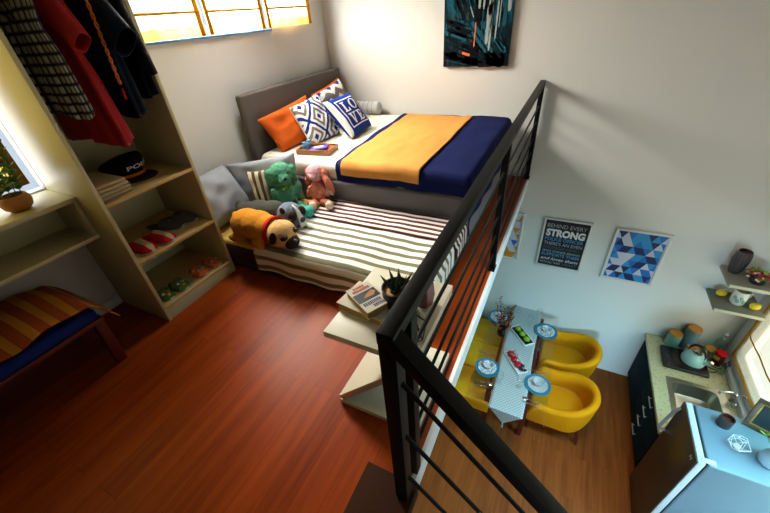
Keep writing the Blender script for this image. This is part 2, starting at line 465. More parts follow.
def obj(name, mb, mats, parent=None, smooth=35, org=None):
    bm = mb.bm if isinstance(mb, MB) else mb
    if parent is not None: O = ORG[parent.name]
    elif org is not None: O = V(org)
    else:
        xs = [v.co for v in bm.verts]
        O = V(((min(c.x for c in xs) + max(c.x for c in xs)) / 2, (min(c.y for c in xs) + max(c.y for c in xs)) / 2, min(c.z for c in xs)))
    for v in bm.verts: v.co -= O
    bmesh.ops.recalc_face_normals(bm, faces=bm.faces)
    me = bpy.data.meshes.new(name); bm.to_mesh(me); bm.free()
    for m in (mats if isinstance(mats, (list, tuple)) else [mats]): me.materials.append(M[m])
    if smooth:
        me.shade_smooth(); me.set_sharp_from_angle(angle=math.radians(smooth))
    o = bpy.data.objects.new(name, me); COL.objects.link(o); ORG[o.name] = O
    if parent is not None: o.parent = parent
    else: o.location = O
    return o

def single(name, mb, mats, label, cat, group=None, smooth=35):
    return tag(obj(name, mb, mats, None, smooth), label, cat, group)

def struct(name, mb, mats, smooth=35, parent=None):
    o = obj(name, mb, mats, parent, smooth, None if parent else (0, 0, 0))
    if parent is None: o['kind'] = 'structure'
    return o

def solid(o, t, off=0):
    m = o.modifiers.new('thickness', 'SOLIDIFY'); m.thickness = t; m.offset = off; return o

def subsurf(o, n=1):
    m = o.modifiers.new('smooth', 'SUBSURF'); m.levels = n; m.render_levels = n; return o

def blob(name, parts, m, parent, vox=.009, fuzz=0, it=3):
    """one continuous soft body out of overlapping ellipsoids (centre, radii, rotation)"""
    mb = MB()
    for p in parts: mb.ell(p[0], p[1], p[2] if len(p) > 2 else None)
    me = bpy.data.meshes.new('tmp'); mb.bm.to_mesh(me); mb.bm.free()
    ob = bpy.data.objects.new('tmp', me); COL.objects.link(ob)
    r = ob.modifiers.new('r', 'REMESH'); r.mode = 'VOXEL'; r.voxel_size = vox
    sm = ob.modifiers.new('s', 'SMOOTH'); sm.iterations = it; sm.factor = .5
    dg = bpy.context.evaluated_depsgraph_get(); me2 = bpy.data.meshes.new_from_object(ob.evaluated_get(dg))
    bpy.data.objects.remove(ob); bpy.data.meshes.remove(me)
    out = MB(); out.bm.free(); out.bm = bmesh.new(); out.bm.from_mesh(me2); bpy.data.meshes.remove(me2)
    if fuzz:
        out.bm.normal_update()
        for v in out.bm.verts: v.co += v.normal * noise.noise(v.co * 60) * fuzz
    return obj(name, out, m, parent, 180)
# ------------------------------------------------------------------ the setting
XL, XR, YB, YF, ZC, ZG = -2.75, 2.14, 4.03, -1.2, 2.62, -2.7225
EDGE = -.283
f = MB(); f.box(XL, EDGE - .02, YF, YB, -.02, 0); struct('floor', f, 'floor', 0)
f = MB(); f.box(XL, EDGE - .002, YF, YB, -.16, -.021); struct('floor_slab', f, 'slab', 0)
f = MB(); f.box(XL - .1, XR + .1, YF - .1, YB + .1, ZG - .1, ZG); struct('floor_lower', f, 'floor2', 0)
f = MB(); f.box(EDGE - .02, EDGE, YF, YB, -.10, .002, .001); struct('trim_1', f, 'trim_white')
f = MB(); f.box(XL - .12, XR + .12, YF - .12, YB + .12, ZC, ZC + .1); struct('ceiling', f, 'ceiling', 0)
f = MB(); f.box(XL - .12, XR + .12, YB, YB + .12, ZG, ZC); struct('wall_back', f, 'wall', 0)
DX0, DX1, DZ1 = .35, 1.95, ZG + 2.15
f = MB(); f.box(XL - .12, DX0, YF - .12, YF, ZG, ZC); f.box(DX1, XR + .12, YF - .12, YF, ZG, ZC); f.box(DX0, DX1, YF - .12, YF, DZ1, ZC); struct('wall_front', f, 'wall_dim', 0)
f = MB()
for (a, b) in ((DX0, DX0 + .06), ((DX0 + DX1) / 2 - .04, (DX0 + DX1) / 2 + .04), (DX1 - .06, DX1)): f.box(a, b, YF - .09, YF - .04, ZG, DZ1)
f.box(DX0 + .06, DX1 - .06, YF - .088, YF - .042, DZ1 - .07, DZ1); f.box(DX0 + .06, DX1 - .06, YF - .088, YF - .042, ZG, ZG + .1)
dd = struct('door_1', f, 'window_frame'); ORG[dd.name] = V((0, 0, 0))
f = MB(); f.box(DX0 + .06, DX1 - .06, YF - .068, YF - .062, ZG + .1, DZ1 - .07); obj('pane', f, 'glass_pane', dd, 0)
def holed(name, x0, x1, holes):
    w = MB(); y = YF
    for (ya, yb, za, zb) in holes:
        w.box(x0, x1, y, ya, ZG, ZC); w.box(x0, x1, ya, yb, ZG, za); w.box(x0, x1, ya, yb, zb, ZC); y = yb
    w.box(x0, x1, y, YB, ZG, ZC); struct(name, w, 'wall', 0)
W1 = (1.70, 3.72, 1.60, 2.45); W2 = (-.9, .90, .86, 2.15); W3 = (.70, 3.82, -1.69, -.45)
holed('wall_left', XL - .12, XL, [W2, W1])
holed('wall_right', XR, XR + .12, [W3])
f = MB(); f.box(XL, XL + .014, YF, .832, 0, .075, .002); struct('baseboard_left', f, 'trim_white')
f = MB(); f.box(XL, EDGE - .03, YB - .012, YB, 0, .07, .002); struct('baseboard_back', f, 'trim_white')

def window(name, x, w, nm, bars):
    ya, yb, za, zb = w; t = .05
    fr = MB()
    fr.box(x, x + .06, ya, yb, za, za + t); fr.box(x, x + .06, ya, yb, zb - t, zb)
    fr.box(x, x + .06, ya, ya + t, za + t, zb - t); fr.box(x, x + .06, yb - t, yb, za + t, zb - t)
    for k in range(1, bars): 
        c = ya + (yb - ya) * k / bars; fr.box(x + .005, x + .055, c - .022, c + .022, za + t, zb - t)
    r = struct(name, fr, 'window_frame')
    p = MB(); p.box(x + .026, x + .032, ya + t, yb - t, za + t, zb - t)
    ORG[r.name] = V((0, 0, 0)); obj('pane', p, 'glass_pane', r, 0)
window('window_1', XL - .11, W1, 3, 3)
window('window_2', XL - .11, W2, 3, 3)
window('window_3', XR + .04, W3, 3, 3)

# ------------------------------------------------------------------ curtains
def curtain(label, x, sgn, y0, y1, z0, z1, bands, cloth='sheer', border='curtain_gold', bw=.03, hem=.06, hemmat='sheer_gold', lines=(), group=None, ph=0, amp=.012):
    c = thing('curtain', label, 'curtain', (x, (y0 + y1) / 2, z0), group)
    wob = lambda y, z: x + sgn * amp * (math.sin((y - y0) * 17 + ph) + .4 * math.sin((y - y0) * 41 + ph * 2))
    m = MB(); zb = z0 + hem * (1 if hem else 0)
    m.grid(lambda u, v: V((wob(y0 + (y1 - y0) * u, 0), y0 + (y1 - y0) * u, zb + (z1 - zb) * v)), 48, 6); obj('cloth', m, cloth, c, 180)
    if hem:
        m = MB(); m.grid(lambda u, v: V((wob(y0 + (y1 - y0) * u, 0) + sgn * .006, y0 + (y1 - y0) * u, z0 + (hem + .012 * abs(math.sin(u * 14))) * v)), 60, 3); obj('hem', m, hemmat, c, 180)
    for (yy0, yy1) in bands:
        m = MB(); m.grid(lambda u, v: V((wob(yy0 + (yy1 - yy0) * u, 0) + sgn * .008, yy0 + (yy1 - yy0) * u, z0 + (z1 - z0) * v)), 4, 4)
        solid(obj('border', m, border, c, 180), .004)
    for k, z in enumerate(lines):
        m = MB(); m.grid(lambda u, v: V((wob(y0 + (y1 - y0) * u, 0) + sgn * .013, y0 + (y1 - y0) * u, z - .009 + .018 * v)), 48, 1)
        solid(obj('seam', m, border, c, 180), .003)
    return c
G = 'sheer gold edged curtains over the bed window'
zt = 2.5
curtain('sheer white gold edged curtain panel next to the open wardrobe', XL + .03, 1, 1.66, 2.315, 1.585, zt, [(1.66, 1.69), (2.275, 2.315)], lines=(1.742,), group=G)
curtain('middle sheer white gold edged curtain panel above the headboard', XL + .03, 1, 2.345, 3.01, 1.588, zt, [(2.345, 2.385), (2.97, 3.01)], lines=(1.742,), group=G, ph=1)
curtain('sheer white gold edged curtain panel next to the room corner', XL + .03, 1, 3.045, 3.715, 1.592, zt, [(3.045, 3.085), (3.68, 3.715)], lines=(1.742,), group=G, ph=2.2)
m = MB(); m.box(XL, XL + .022, 1.66, 3.1, 1.568, 1.584, .003); struct('trim_2', m, 'blue_sill')
m = MB(); m.tube([(XL + .05, 1.5, 2.5), (XL + .05, 3.9, 2.5)], .011); single('curtain_rod', m, 'black_metal', 'thin dark curtain rod above the bed window', 'curtain rod')
c = curtain('yellow curtain with wide brown border behind the desk plant', XL + .03, 1, -.85, .772, .985, 2.2, [(-.85, -.79), (.71, .772)], cloth='sheer_yellow', border='curtain_brown', hem=0, amp=.008)
m = MB(); m.grid(lambda u, v: V((XL + .042, -.79 + 1.50 * u, .985 + (.05 + .012 * abs(math.sin(u * 30))) * v)), 60, 3); solid(obj('lower_border', m, 'curtain_brown', c, 180), .004)
curtain('sheer white gold edged curtain over the kitchen window', XR - .012, -1, .65, 3.86, -1.725, -.4, [(3.832, 3.86), (.65, .68)], lines=(-1.36,), cloth='sheer_cream', hem=.035, ph=.5, amp=.004)
m = MB(); m.tube([(XR - .02, .5, -.4), (XR - .02, 3.98, -.4)], .010); single('curtain_rod', m, 'black_metal', 'dark curtain rod over the kitchen window', 'curtain rod')

# ------------------------------------------------------------------ wardrobe
w = thing('open_wardrobe', 'tall open cream wardrobe with hanging clothes above shelves of slippers', 'wardrobe', (-2.47, 1.14, 0))
for y0 in (.835, 1.43):
    m = MB(); m.box(-2.74, -2.2, y0, y0 + .022, 0, 2.35, .002); obj('side_panel', m, 'cream', w)
m = MB(); m.box(-2.745, -2.735, .857, 1.43, 0, 2.35); obj('back_panel', m, 'cream', w)
m = MB(); m.box(-2.735, -2.2, .857, 1.43, 2.328, 2.35, .002); obj('top_panel', m, 'cream', w)
for zt_ in (.885, .485, .112):
    m = MB(); m.box(-2.735, -2.202, .857, 1.43, zt_ - .022, zt_, .002); obj('shelf', m, 'shelf_ply', w)
m = MB(); m.box(-2.23, -2.208, .857, 1.43, 0, .09, .002); obj('plinth', m, 'cream', w)
m = MB(); m.cyl((-2.46, .857, 1.98), (-2.46, 1.43, 1.98), .013); obj('hanging_rail', m, 'chrome', w)

def hanger(y, cx, col, label):
    h = thing('clothes_hanger', label, 'hanger', (cx, y, 1.83), 'hangers on the wardrobe rail')
    m = MB(); m.tube([(cx - .2, y, 1.80), (cx - .1, y, 1.845), (cx, y, 1.875), (cx + .1, y, 1.845), (cx + .2, y, 1.80)], .010); obj('arm', m, col, h)
    m = MB(); pts = [(cx, y, 1.875), (cx, y, 1.93)] + [(cx - .1 * 0 + .03 * math.sin(a) + (-2.46 - cx) * min(1, a / 2), y, 1.963 - .03 * math.cos(a)) for a in [i * .35 for i in range(1, 13)]]
    m.tube(pts, .003, 6); obj('hook', m, 'chrome', h)

def garment(name, label, cat, y, cx, prof, zb, zt, dep, m, nw=.09, nd=.12, uvs=1.0, slv=None, extra=None):
    """hanging garment: a closed tube of cloth with a scooped neck, open at the hem"""
    g = thing(name, label, cat, (cx, y, zb))
    def hw(t):
        for (a, x0), (b, x1) in zip(prof, prof[1:]):
            if t <= b: k = (t - a) / (b - a); k = k * k * (3 - 2 * k); return x0 + (x1 - x0) * k
        return prof[-1][1]
    def F(u, v):
        th = 2 * PI * u; c, s = math.cos(th), math.sin(th)
        top = zt
        X = c * hw(1)
        k = nd if s < 0 else nd * .4
        if abs(X) < nw: top = zt - k * (1 - (X / nw) ** 2) ** .7
        else: top = zt - .05 * (abs(X) - nw) / max(.01, hw(1) - nw)
        z = zb + (top - zb) * v
        d = dep * (1 - .75 * v ** 3); fold = (1 - v) * (.012 * math.sin(th * 7 + y * 9) + .008 * math.sin(th * 13))
        return V((cx + c * (hw(v) + fold), y + math.copysign(abs(s) ** .8, s) * (d + fold), z + .012 * math.sin(th * 3) * (1 - v)))
    mb = MB(); mb.grid(F, 72, 30, closeu=True, uvf=lambda a, b: (a * 1.1, F(a, b).z))
    solid(obj('cloth', mb, m, g, 180), .003)
    if slv:
        for (p0, p1, r0, r1) in slv:
            p0, p1 = V(p0), V(p1); ax = (p1 - p0).normalized(); b = ax.cross(V((0, 1, 0))).normalized(); a = V((0, 1, 0))
            mb = MB(); mb.grid(lambda u, v: p0.lerp(p1, v) + (a * math.cos(2 * PI * u) * .62 + b * math.sin(2 * PI * u)) * (r0 + (r1 - r0) * v + .004 * math.sin(u * 25)), 28, 8, closeu=True, uvf=lambda a_, b_: (a_ * .4, b_ * .3))
            solid(obj('sleeve', mb, m, g, 180), .004)
    return g
garment('checked_top', 'black and white checked sleeveless top hanging in the wardrobe', 'top', .975, -2.34, [(0, .235), (.5, .23), (.78, .2), (1, .24)], 1.325, 1.86, .035, 'plaid', .10, .14)
g = garment('red_dress', 'bright red short sleeved dress hanging behind the checked top', 'dress', 1.085, -2.40, [(0, .30), (.4, .27), (.75, .22), (1, .24)], 1.16, 1.87, .05, 'dress_red', .09, .10,
            slv=[((-2.24, 1.075, 1.83), (-2.065, 1.065, 1.625), .085, .058), ((-2.55, 1.08, 1.82), (-2.64, 1.08, 1.62), .07, .062)])
g = garment('uniform_shirt', 'dark navy shirt with orange braided cord hanging behind the red dress', 'shirt', 1.225, -2.37, [(0, .26), (.5, .26), (.8, .25), (1, .25)], 1.275, 1.88, .055, 'dark_navy', .08, .08,
            slv=[((-2.2, 1.225, 1.83), (-1.99, 1.215, 1.61), .09, .082), ((-2.53, 1.22, 1.83), (-2.63, 1.22, 1.60), .075, .07)])
m = MB()
for ph in (0, PI):
    m.tube([(-2.025 - .04 * t + .005 * math.cos(t * 34 + ph), 1.148 + .005 * math.sin(t * 34 + ph), 1.84 - .38 * t) for t in [i / 60 for i in range(61)]], .004, 6)
m.ell((-2.065, 1.148, 1.452), (.009, .009, .014))
obj('braided_cord', m, 'cord_orange', g)
m = MB(); m.tube([(-2.07, 1.148, 1.42), (-2.078, 1.148, 1.37)], .005); obj('cord_tassel', m, 'red', g)
garment('black_jacket', 'black jacket hanging behind the navy shirt, last on the wardrobe rail', 'jacket', 1.345, -2.40, [(0, .27), (.5, .26), (1, .25)], 1.35, 1.88, .05, 'black_cloth', .07, .06,
        slv=[((-2.2, 1.345, 1.83), (-2.12, 1.345, 1.45), .075, .06), ((-2.56, 1.345, 1.83), (-2.64, 1.345, 1.45), .065, .058)])
hanger(.975, -2.34, 'pot_wood', 'wooden hanger holding the checked top')
hanger(1.085, -2.40, 'pot_wood', 'wooden hanger holding the red dress')
hanger(1.225, -2.37, 'pot_wood', 'wooden hanger holding the dark navy shirt')
hanger(1.345, -2.40, 'pot_wood', 'wooden hanger holding the black jacket')

# folded towels and the cap
for k, (w_, d_, z_, lb) in enumerate(((.36, .185, .886, 'beige folded towel lying at the bottom of the pair'), (.33, .172, .929, 'beige folded towel lying on top of the pair'))):
    m = MB(); cy = .958 + .003 * k
    for q in range(2):
        m.box(-2.235 - w_ - .01 * k, -2.235 - .004 * q - .01 * k, cy - d_ / 2, cy + d_ / 2 - .005 * q, z_ + q * .0213, z_ + q * .0213 + .0207, .009, seg=3)
    single('folded_towel', m, 'beige', lb, 'towel', 'folded towels beside the cap')
cap = thing('police_cap', 'black peaked cap with orange braid and white POLICE lettering', 'cap', (-2.46, 1.17, .886))
fx = V((.80, .60, 0)).normalized(); fy = V((0, 0, 1)).cross(fx); CC = V((-2.48, 1.165, .887))
def capP(r, th, z, tilt=0): return CC + fx * (r * 1.12 * math.cos(th)) + fy * (r * .98 * math.sin(th)) + V((0, 0, z + tilt * math.cos(th) * r))
prof = [(.088, 0), (.092, .03), (.094, .052), (.114, .092), (.116, .108), (.102, .126), (.06, .136), (.0, .139)]
def capF(u, v):
    t = v * (len(prof) - 1); i = min(int(t), len(prof) - 2); k = t - i
    r = prof[i][0] * (1 - k) + prof[i + 1][0] * k; z = prof[i][1] * (1 - k) + prof[i + 1][1] * k
    return capP(r, 2 * PI * u, z, .22 * max(0, (z - .04) / .08))
m = MB(); m.grid(capF, 48, 28, closeu=True); obj('crown', m, 'black_cloth', cap, 60)
def brim(u, v):
    th = -1.15 + 2.3 * u; r = .092 + v * .066 * math.cos(th * .78) ** .7
    return capP(r, th, .02 - .022 * v)
m = MB(); m.grid(brim, 24, 6); solid(obj('peak', m, 'black', cap, 180), .004)
m = MB()
for ph in (0, PI):
    m.tube([capP(.1, th, .032, 0) + V((0, 0, .005 * math.sin(th * 26 + ph))) for th in [-1.25 + 2.5 * i / 60 for i in range(61)]], .0055, 6)
m.ell(capP(.1, -1.25, .032), .009); m.ell(capP(.1, 1.25, .032), .009)
obj('braid', m, 'cord_orange', cap)
m = MB()
def onc(p, up):
    a = p.x; b = p.y
    th = a / .112; return capP(.1065 + (.010 * (b - .057) / .03) + (.002 if up else 0), th, b, .1)
m.text('POLICE', (-.115, .060, 0), (1, 0, 0), (0, 1, 0), .215, .026, bold=.015, proj=onc); obj('lettering', m, 'ink_white', cap, 0)

# ------------------------------------------------------------------ slippers
def slipper(kind, label, group, cx, cy, z, hd, L, W, H, sole='sole', band=None):
    s = thing(kind + '_slipper' if kind else 'slipper', label, 'slipper', (cx, cy, z), group)
    a = V((math.cos(hd), math.sin(hd), 0)); b = V((-a.y, a.x, 0)); O = V((cx, cy, z))
    def ow(t):  # half width along the length, t = 0 toe .. 1 heel
        return W / 2 * (1 - (2 * abs(t - .42)) ** 3.2 * .55) * (1 - max(0, (.12 - t) / .12) ** 2 * .6) * (1 - max(0, (t - .88) / .12) ** 2 * .6)
    P = lambda t, s_, h: O + a * (L * (.5 - t)) + b * s_ + V((0, 0, h))
    N = 22
    m = MB(); pl = [(t / N, 1) for t in range(N + 1)]
    out = [(L * (.5 - t / N), ow(t / N)) for t in range(N + 1)] + [(L * (.5 - t / N), -ow(t / N)) for t in range(N, -1, -1)]
    m.prism(out, O, a, b, .018); obj('sole', m, sole, s)
    mt = {'red': 'slip_red', 'grey': 'slip_grey', 'green': 'slip_green', 'orange': 'slip_orange'}[kind]
    T1 = .56
    def up(u, v):
        t = .015 + (T1 - .015) * u; k = (u) ** .55; q = (2 * v - 1)
        ww = ow(t) * 1.04; return P(t, math.sin(q * PI / 2) * ww, .012 + H * (.35 + .65 * k) * max(0, math.cos(q * PI / 2)) ** .75 * min(1, .25 + u * 3))
    m = MB(); m.grid(up, 18, 18, matf=(lambda u, v: 1 if .38 < v < .66 else 0) if kind == 'red' else None)
    o = obj('upper', m, [mt, 'beige'] if kind == 'red' else mt, s, 180); solid(o, .008, 0)
    m = MB(); m.prism([(L * (.5 - .5 - t / N * .48), ow(.5 + t / N * .48) * .88) for t in range(N + 1)] + [(L * (.5 - .5 - t / N * .48), -ow(.5 + t / N * .48) * .88) for t in range(N, -1, -1)], O + V((0, 0, .0181)), a, b, .005)
    obj('insole', m, mt if kind in ('grey',) else ('slip_red' if kind == 'red' else mt), s)
    if kind in ('green', 'orange'):
        c = P(.30, 0, H * .98)
        for sg in (-1, 1):
            m = MB(); m.ell(c + b * (.016 * sg) + a * .004, (.014, .014, .009)); e = obj('eye', m, 'white_cloth', s)
            m = MB(); m.ell(c + b * (.014 * sg) + a * .012 + V((0, 0, .006)), .005, sub=2); obj('pupil', m, 'black', e)
        m = MB(); m.ell(c + a * .026 - V((0, 0, .010)), (.012, .014, .010)); obj('beak', m, 'beak', s)
        for sg in (-1, 1):
            m = MB(); m.ell(P(.52, 0, H * .9) + b * (.034 * sg), (.013, .018, .018)); obj('ear', m, mt, s)
    if kind == 'grey':
        m = MB(); m.prism([(-.012, -.008), (.012, -.008), (0, .014)], P(.30, 0, H * 1.0 + .0082), b, -a, .002); obj('emblem', m, 'ink_grey', s, 0)
slipper('red', 'red slipper with cream band, standing farther from the grey slippers', 'red slippers', -2.345, .965, .4855, .1, .25, .098, .058)
slipper('red', 'red slipper with cream band, beside the grey slippers', 'red slippers', -2.335, 1.085, .4855, .28, .25, .098, .058)
slipper('grey', 'dark grey slipper lying between the red slippers and its twin', 'grey slippers', -2.445, 1.215, .4855, .47, .27, .105, .05)
slipper('grey', 'dark grey slipper lying against the side panel behind its twin', 'grey slippers', -2.44, 1.33, .4855, .40, .27, .100, .05)
slipper('green', 'green furry slipper with eyes at the outer end of the bottom shelf', 'green slippers', -2.305, .925, .1125, .12, .16, .09, .05)
slipper('green', 'green furry slipper with eyes beside the orange pair', 'green slippers', -2.305, 1.04, .1125, .18, .17, .095, .052)
slipper('orange', 'orange furry slipper with eyes beside the green pair', 'orange slippers', -2.30, 1.21, .1125, .2, .16, .092, .05)
slipper('orange', 'orange furry slipper with eyes close to the side panel by the bed', 'orange slippers', -2.30, 1.335, .1125, .22, .165, .092, .05)

# ------------------------------------------------------------------ desk, plant, bench
d = thing('wall_desk', 'cream open compartment desk fixed between wardrobe and window', 'desk', (-2.59, .1, .64))
m = MB(); m.box(-2.745, -2.43, -.9, .833, .885, .912, .002); obj('desktop', m, 'cream', d)
m = MB(); m.box(-2.745, -2.43, -.9, .833, .640, .664, .002); obj('lower_board', m, 'cream', d)
for y in (.811, .30, -.32, -.9):
    m = MB(); m.box(-2.745, -2.434, y, y + .022, .664, .885, .001); obj('divider', m, 'cream', d)
m = MB(); m.box(-2.747, -2.74, -.9, .833, .64, .912); obj('back_board', m, 'cream', d)

p = thing('potted_plant', 'small leafy green plant in a round wooden pot on the desk', 'plant', (-2.56, .63, .913))
PX = V((-2.56, .63, .913))
m = MB(); m.lathe(PX, [(.0, 0), (.042, 0), (.062, .018), (.072, .045), (.068, .068), (.058, .082), (.052, .082), (.052, .072), (0, .072)]); obj('pot', m, 'pot_wood', p)
m = MB(); m.lathe(PX, [(0, .0735), (.03, .077), (.051, .0735)], 16); obj('soil', m, 'soil', p)
def leaf(m, o, d, up, L, W, curl=.15, mi=0, n=6):
    d = V(d).normalized(); s = d.cross(V(up)); s = s.normalized() if s.length > 1e-4 else d.orthogonal().normalized(); nn = s.cross(d).normalized()
    A = []
    for i in range(n + 1):
        t = i / n; w = W * math.sin(PI * min(1, t * .92 + .06)) ** .8 if t < 1 else 0
        c = V(o) + d * (L * t) - nn * (curl * L * t * t)
        A.append((m.bm.verts.new(c - s * w / 2), m.bm.verts.new(c + nn * -.12 * w), m.bm.verts.new(c + s * w / 2)))
    for a, b in zip(A, A[1:]):
        for k in (0, 1): m.bm.faces.new((a[k], a[k + 1], b[k + 1], b[k])).material_index = mi
st = MB(); lf = MB(); R = random.Random(3)
for (dx, dy, H) in ((0, 0, .34), (.03, -.04, .28), (-.03, .03, .25), (.035, .03, .27)):
    pts = [PX + V((dx * (1 + 1.2 * t), dy * (1 + 1.2 * t), .07 + H * t)) for t in (0, .35, .7, 1)]
    st.tube(pts, .0025, 5)
    n = int(H / .034)
    for i in range(n):
        t = (i + 1) / n; o = PX + V((dx * (1 + 1.2 * t), dy * (1 + 1.2 * t), .07 + H * t))
        for k in range(3):
            a = i * 1.05 + k * PI * 2 / 3 + R.random() * .4
            leaf(lf, o, (math.cos(a), math.sin(a), 1.1), (0, 0, 1), .046 * (1.15 - .5 * t), .036 * (1.1 - .4 * t), .2)
obj('stem', st, 'leaf', p); obj('foliage', lf, 'leaf', p, 60)

b = thing('wooden_bench', 'dark red wooden bench with blue seat under the desk', 'bench', (-2.38, .0, 0))
for (x, y) in ((-2.20, .50), (-2.56, .50), (-2.20, -.9), (-2.56, -.9)):
    m = MB(); m.obox((x, y, .165), ((1, 0, 0), (0, 1, 0), (.0, .06 if y > 0 else -.06, 1)), (.026, .026, .165), .003); obj('leg', m, 'redwood', b)
m = MB(); m.box(-2.60, -2.16, -.95, .535, .315, .343, .004); obj('seat_frame', m, 'redwood', b)
m = MB(); m.box(-2.595, -2.155, -.94, .525, .3435, .41, .025, seg=3); obj('seat_pad', m, 'bench_blue', b)
def bl(u, v):
    y = .645 - 1.55 * v; x = -2.665 + .515 * u
    z = .424 + .06 * math.exp(-((y - .34) / .2) ** 2) * (.5 + .5 * math.sin(PI * u)) + .008 * math.sin(v * 40 + u * 5)
    if y > .50: k = y - .50; y = .50 + k * .68; z -= k * .55 + 2.6 * k * k
    return V((x + .012 * math.sin(v * 30) * u, y, z + .004 * noise.noise(V((x * 9, y * 9, 0)))))
m = MB(); m.grid(bl, 40, 90, uvf=lambda a, c: (a * .52, c * 1.5))
o = single('striped_blanket', m, 'bench_stripe', 'orange striped blanket spread over the low bench', 'blanket', smooth=180); solid(o, .008, 1)

# ------------------------------------------------------------------ double bed
B0, B1, BY0, BY1 = -2.58, -.55, 2.34, 4.0
b = thing('double_bed', 'grey upholstered double bed with cream sheet and padded headboard', 'bed', (-1.56, 3.17, 0))
m = MB(); m.box(B0 + .01, B1, BY0, BY1, .0, .475, .03, seg=3); obj('bed_base', m, 'bed_grey', b)
m = MB(); m.box(-2.675, -2.595, 2.365, 3.985, .0, 1.135, .022, seg=3); obj('headboard', m, 'head_grey', b)
m = MB(); t = bmesh.new(); bmesh.ops.create_grid(t, x_segments=2, y_segments=2, size=1); t.free()
m.box(B0 + .005, B1 - .02, BY0 + .012, BY1 - .005, .455, .625, .06, seg=4); obj('mattress', m, 'sheet', b)
def drape(x0, x1, y0, y1, zf, ze, ztop, left0=0, left1=0, amp=.006, ye=2.33, xe=-.545, seed=0, bulge=0):
    """cloth over the bed: front hang below ye, end hang beyond xe"""
    def F(u, v):
        xa = x0 + left0 * (1 - v) + left1 * v; a = xa + (x1 - xa) * u; bb = y0 + (y1 - y0) * v
        x, y, z = a, bb, ztop + amp * 2 * noise.noise(V((a * 3.1 + seed, bb * 3.1, seed))) + amp * 1.2 * noise.noise(V((a * 9 + seed, bb * 4, 1)))
        r = .045
        if bb < ye + r:
            k = (ye + r - bb); an = min(k / r, PI / 2); y = ye + r - r * math.sin(an); z -= r * (1 - math.cos(an))
            if k > r * PI / 2: z -= k - r * PI / 2; y -= .006 + .008 * math.sin(a * 19 + seed) * min(1, (k - r) * 8)
        if a > xe - r:
            k = a - (xe - r); an = min(k / r, PI / 2); x = xe - r + r * math.sin(an); z -= r * (1 - math.cos(an))
            if k > r * PI / 2: z -= k - r * PI / 2; x += .008 + .008 * math.sin(bb * 15 + seed)
        return V((x, y, z))
    return F
m = MB(); m.grid(drape(-1.70, -.20, 2.20, 3.93, 0, 0, .643, .02, -.05, .0065), 110, 110)
o = single('navy_blanket', m, 'navy', 'navy blue blanket covering the foot of the bed', 'blanket', smooth=180); solid(o, .009, 1)
m = MB(); m.grid(drape(-1.64, -.93, 2.235, 3.86, 0, 0, .660, .02, -.02, .0065, 2.320, seed=0), 80, 110)
o = single('mustard_blanket', m, 'mustard', 'mustard yellow blanket lying on top of the navy one', 'blanket', smooth=180); solid(o, .010, 1)

# cushions on the bed
GC = 'cushions against the headboard'
m = MB(); m.cushion([(-2.36, 2.46, .632), (-2.30, 2.98, .632), (-2.52, 3.16, .99), (-2.555, 2.44, .92)], .15, seed=1, wr=.012)
o = single('cushion', m, 'orange', 'plain orange cushion beside the diamond cushion, nothing in front of it', 'cushion', GC, 180)
m = MB(); m.cushion([(-2.40, 3.30, .635), (-2.42, 3.80, .635), (-2.545, 3.84, 1.045), (-2.53, 3.26, .97)], .12, seed=2, wr=.01)
o = single('cushion', m, 'orange', 'orange cushion mostly hidden behind the zigzag one', 'cushion', GC, 180)
def dia(u, v):
    a = abs(((u * 1.45 + .275) % 1) - .5) * 2; c = abs(((v * 1.3 + .35) % 1) - .5) * 2
    d_ = a + c  # 0..2 lattice of diamonds
    r = d_ if d_ < 1 else 2 - d_
    if .88 < r: return 1
    if r > .66: return 0
    if r > .42: return 2
    if r > .20: return 0
    return 1
m = MB(); m.cushion([(-2.17, 2.68, .632), (-2.13, 3.12, .632), (-2.40, 3.17, 1.0), (-2.40, 2.73, .96)], .15, n=72, matf=dia, seed=3, mats_back=0)
o = single('cushion', m, ['white_cloth', 'blue_cloth', 'taupe_cloth'], 'white cushion with navy and grey diamond pattern', 'cushion', GC, 180)
def chev(u, v):
    k = (v * 3.2 + abs(((u * 2.5) % 1) - .5) * 1.0) % 1
    return 0 if k < .42 else (1 if int(v * 3.2 + abs(((u * 2.5) % 1) - .5)) % 3 != 2 else 2)
m = MB(); m.cushion([(-2.26, 3.19, .632), (-2.26, 3.74, .632), (-2.42, 3.66, 1.06), (-2.40, 3.20, .995)], .13, n=60, matf=chev, seed=4, mats_back=0)
o = single('cushion', m, ['white_cloth', 'blue_cloth', 'taupe_cloth'], 'white and blue zigzag cushion behind the LOVE cushion', 'cushion', GC, 180)
def inside(poly, x, y):
    c = False
    for (x0, y0), (x1, y1) in zip(poly, poly[1:] + poly[:1]):
        if (y0 > y) != (y1 > y) and x < (x1 - x0) * (y - y0) / (y1 - y0) + x0: c = not c
    return c
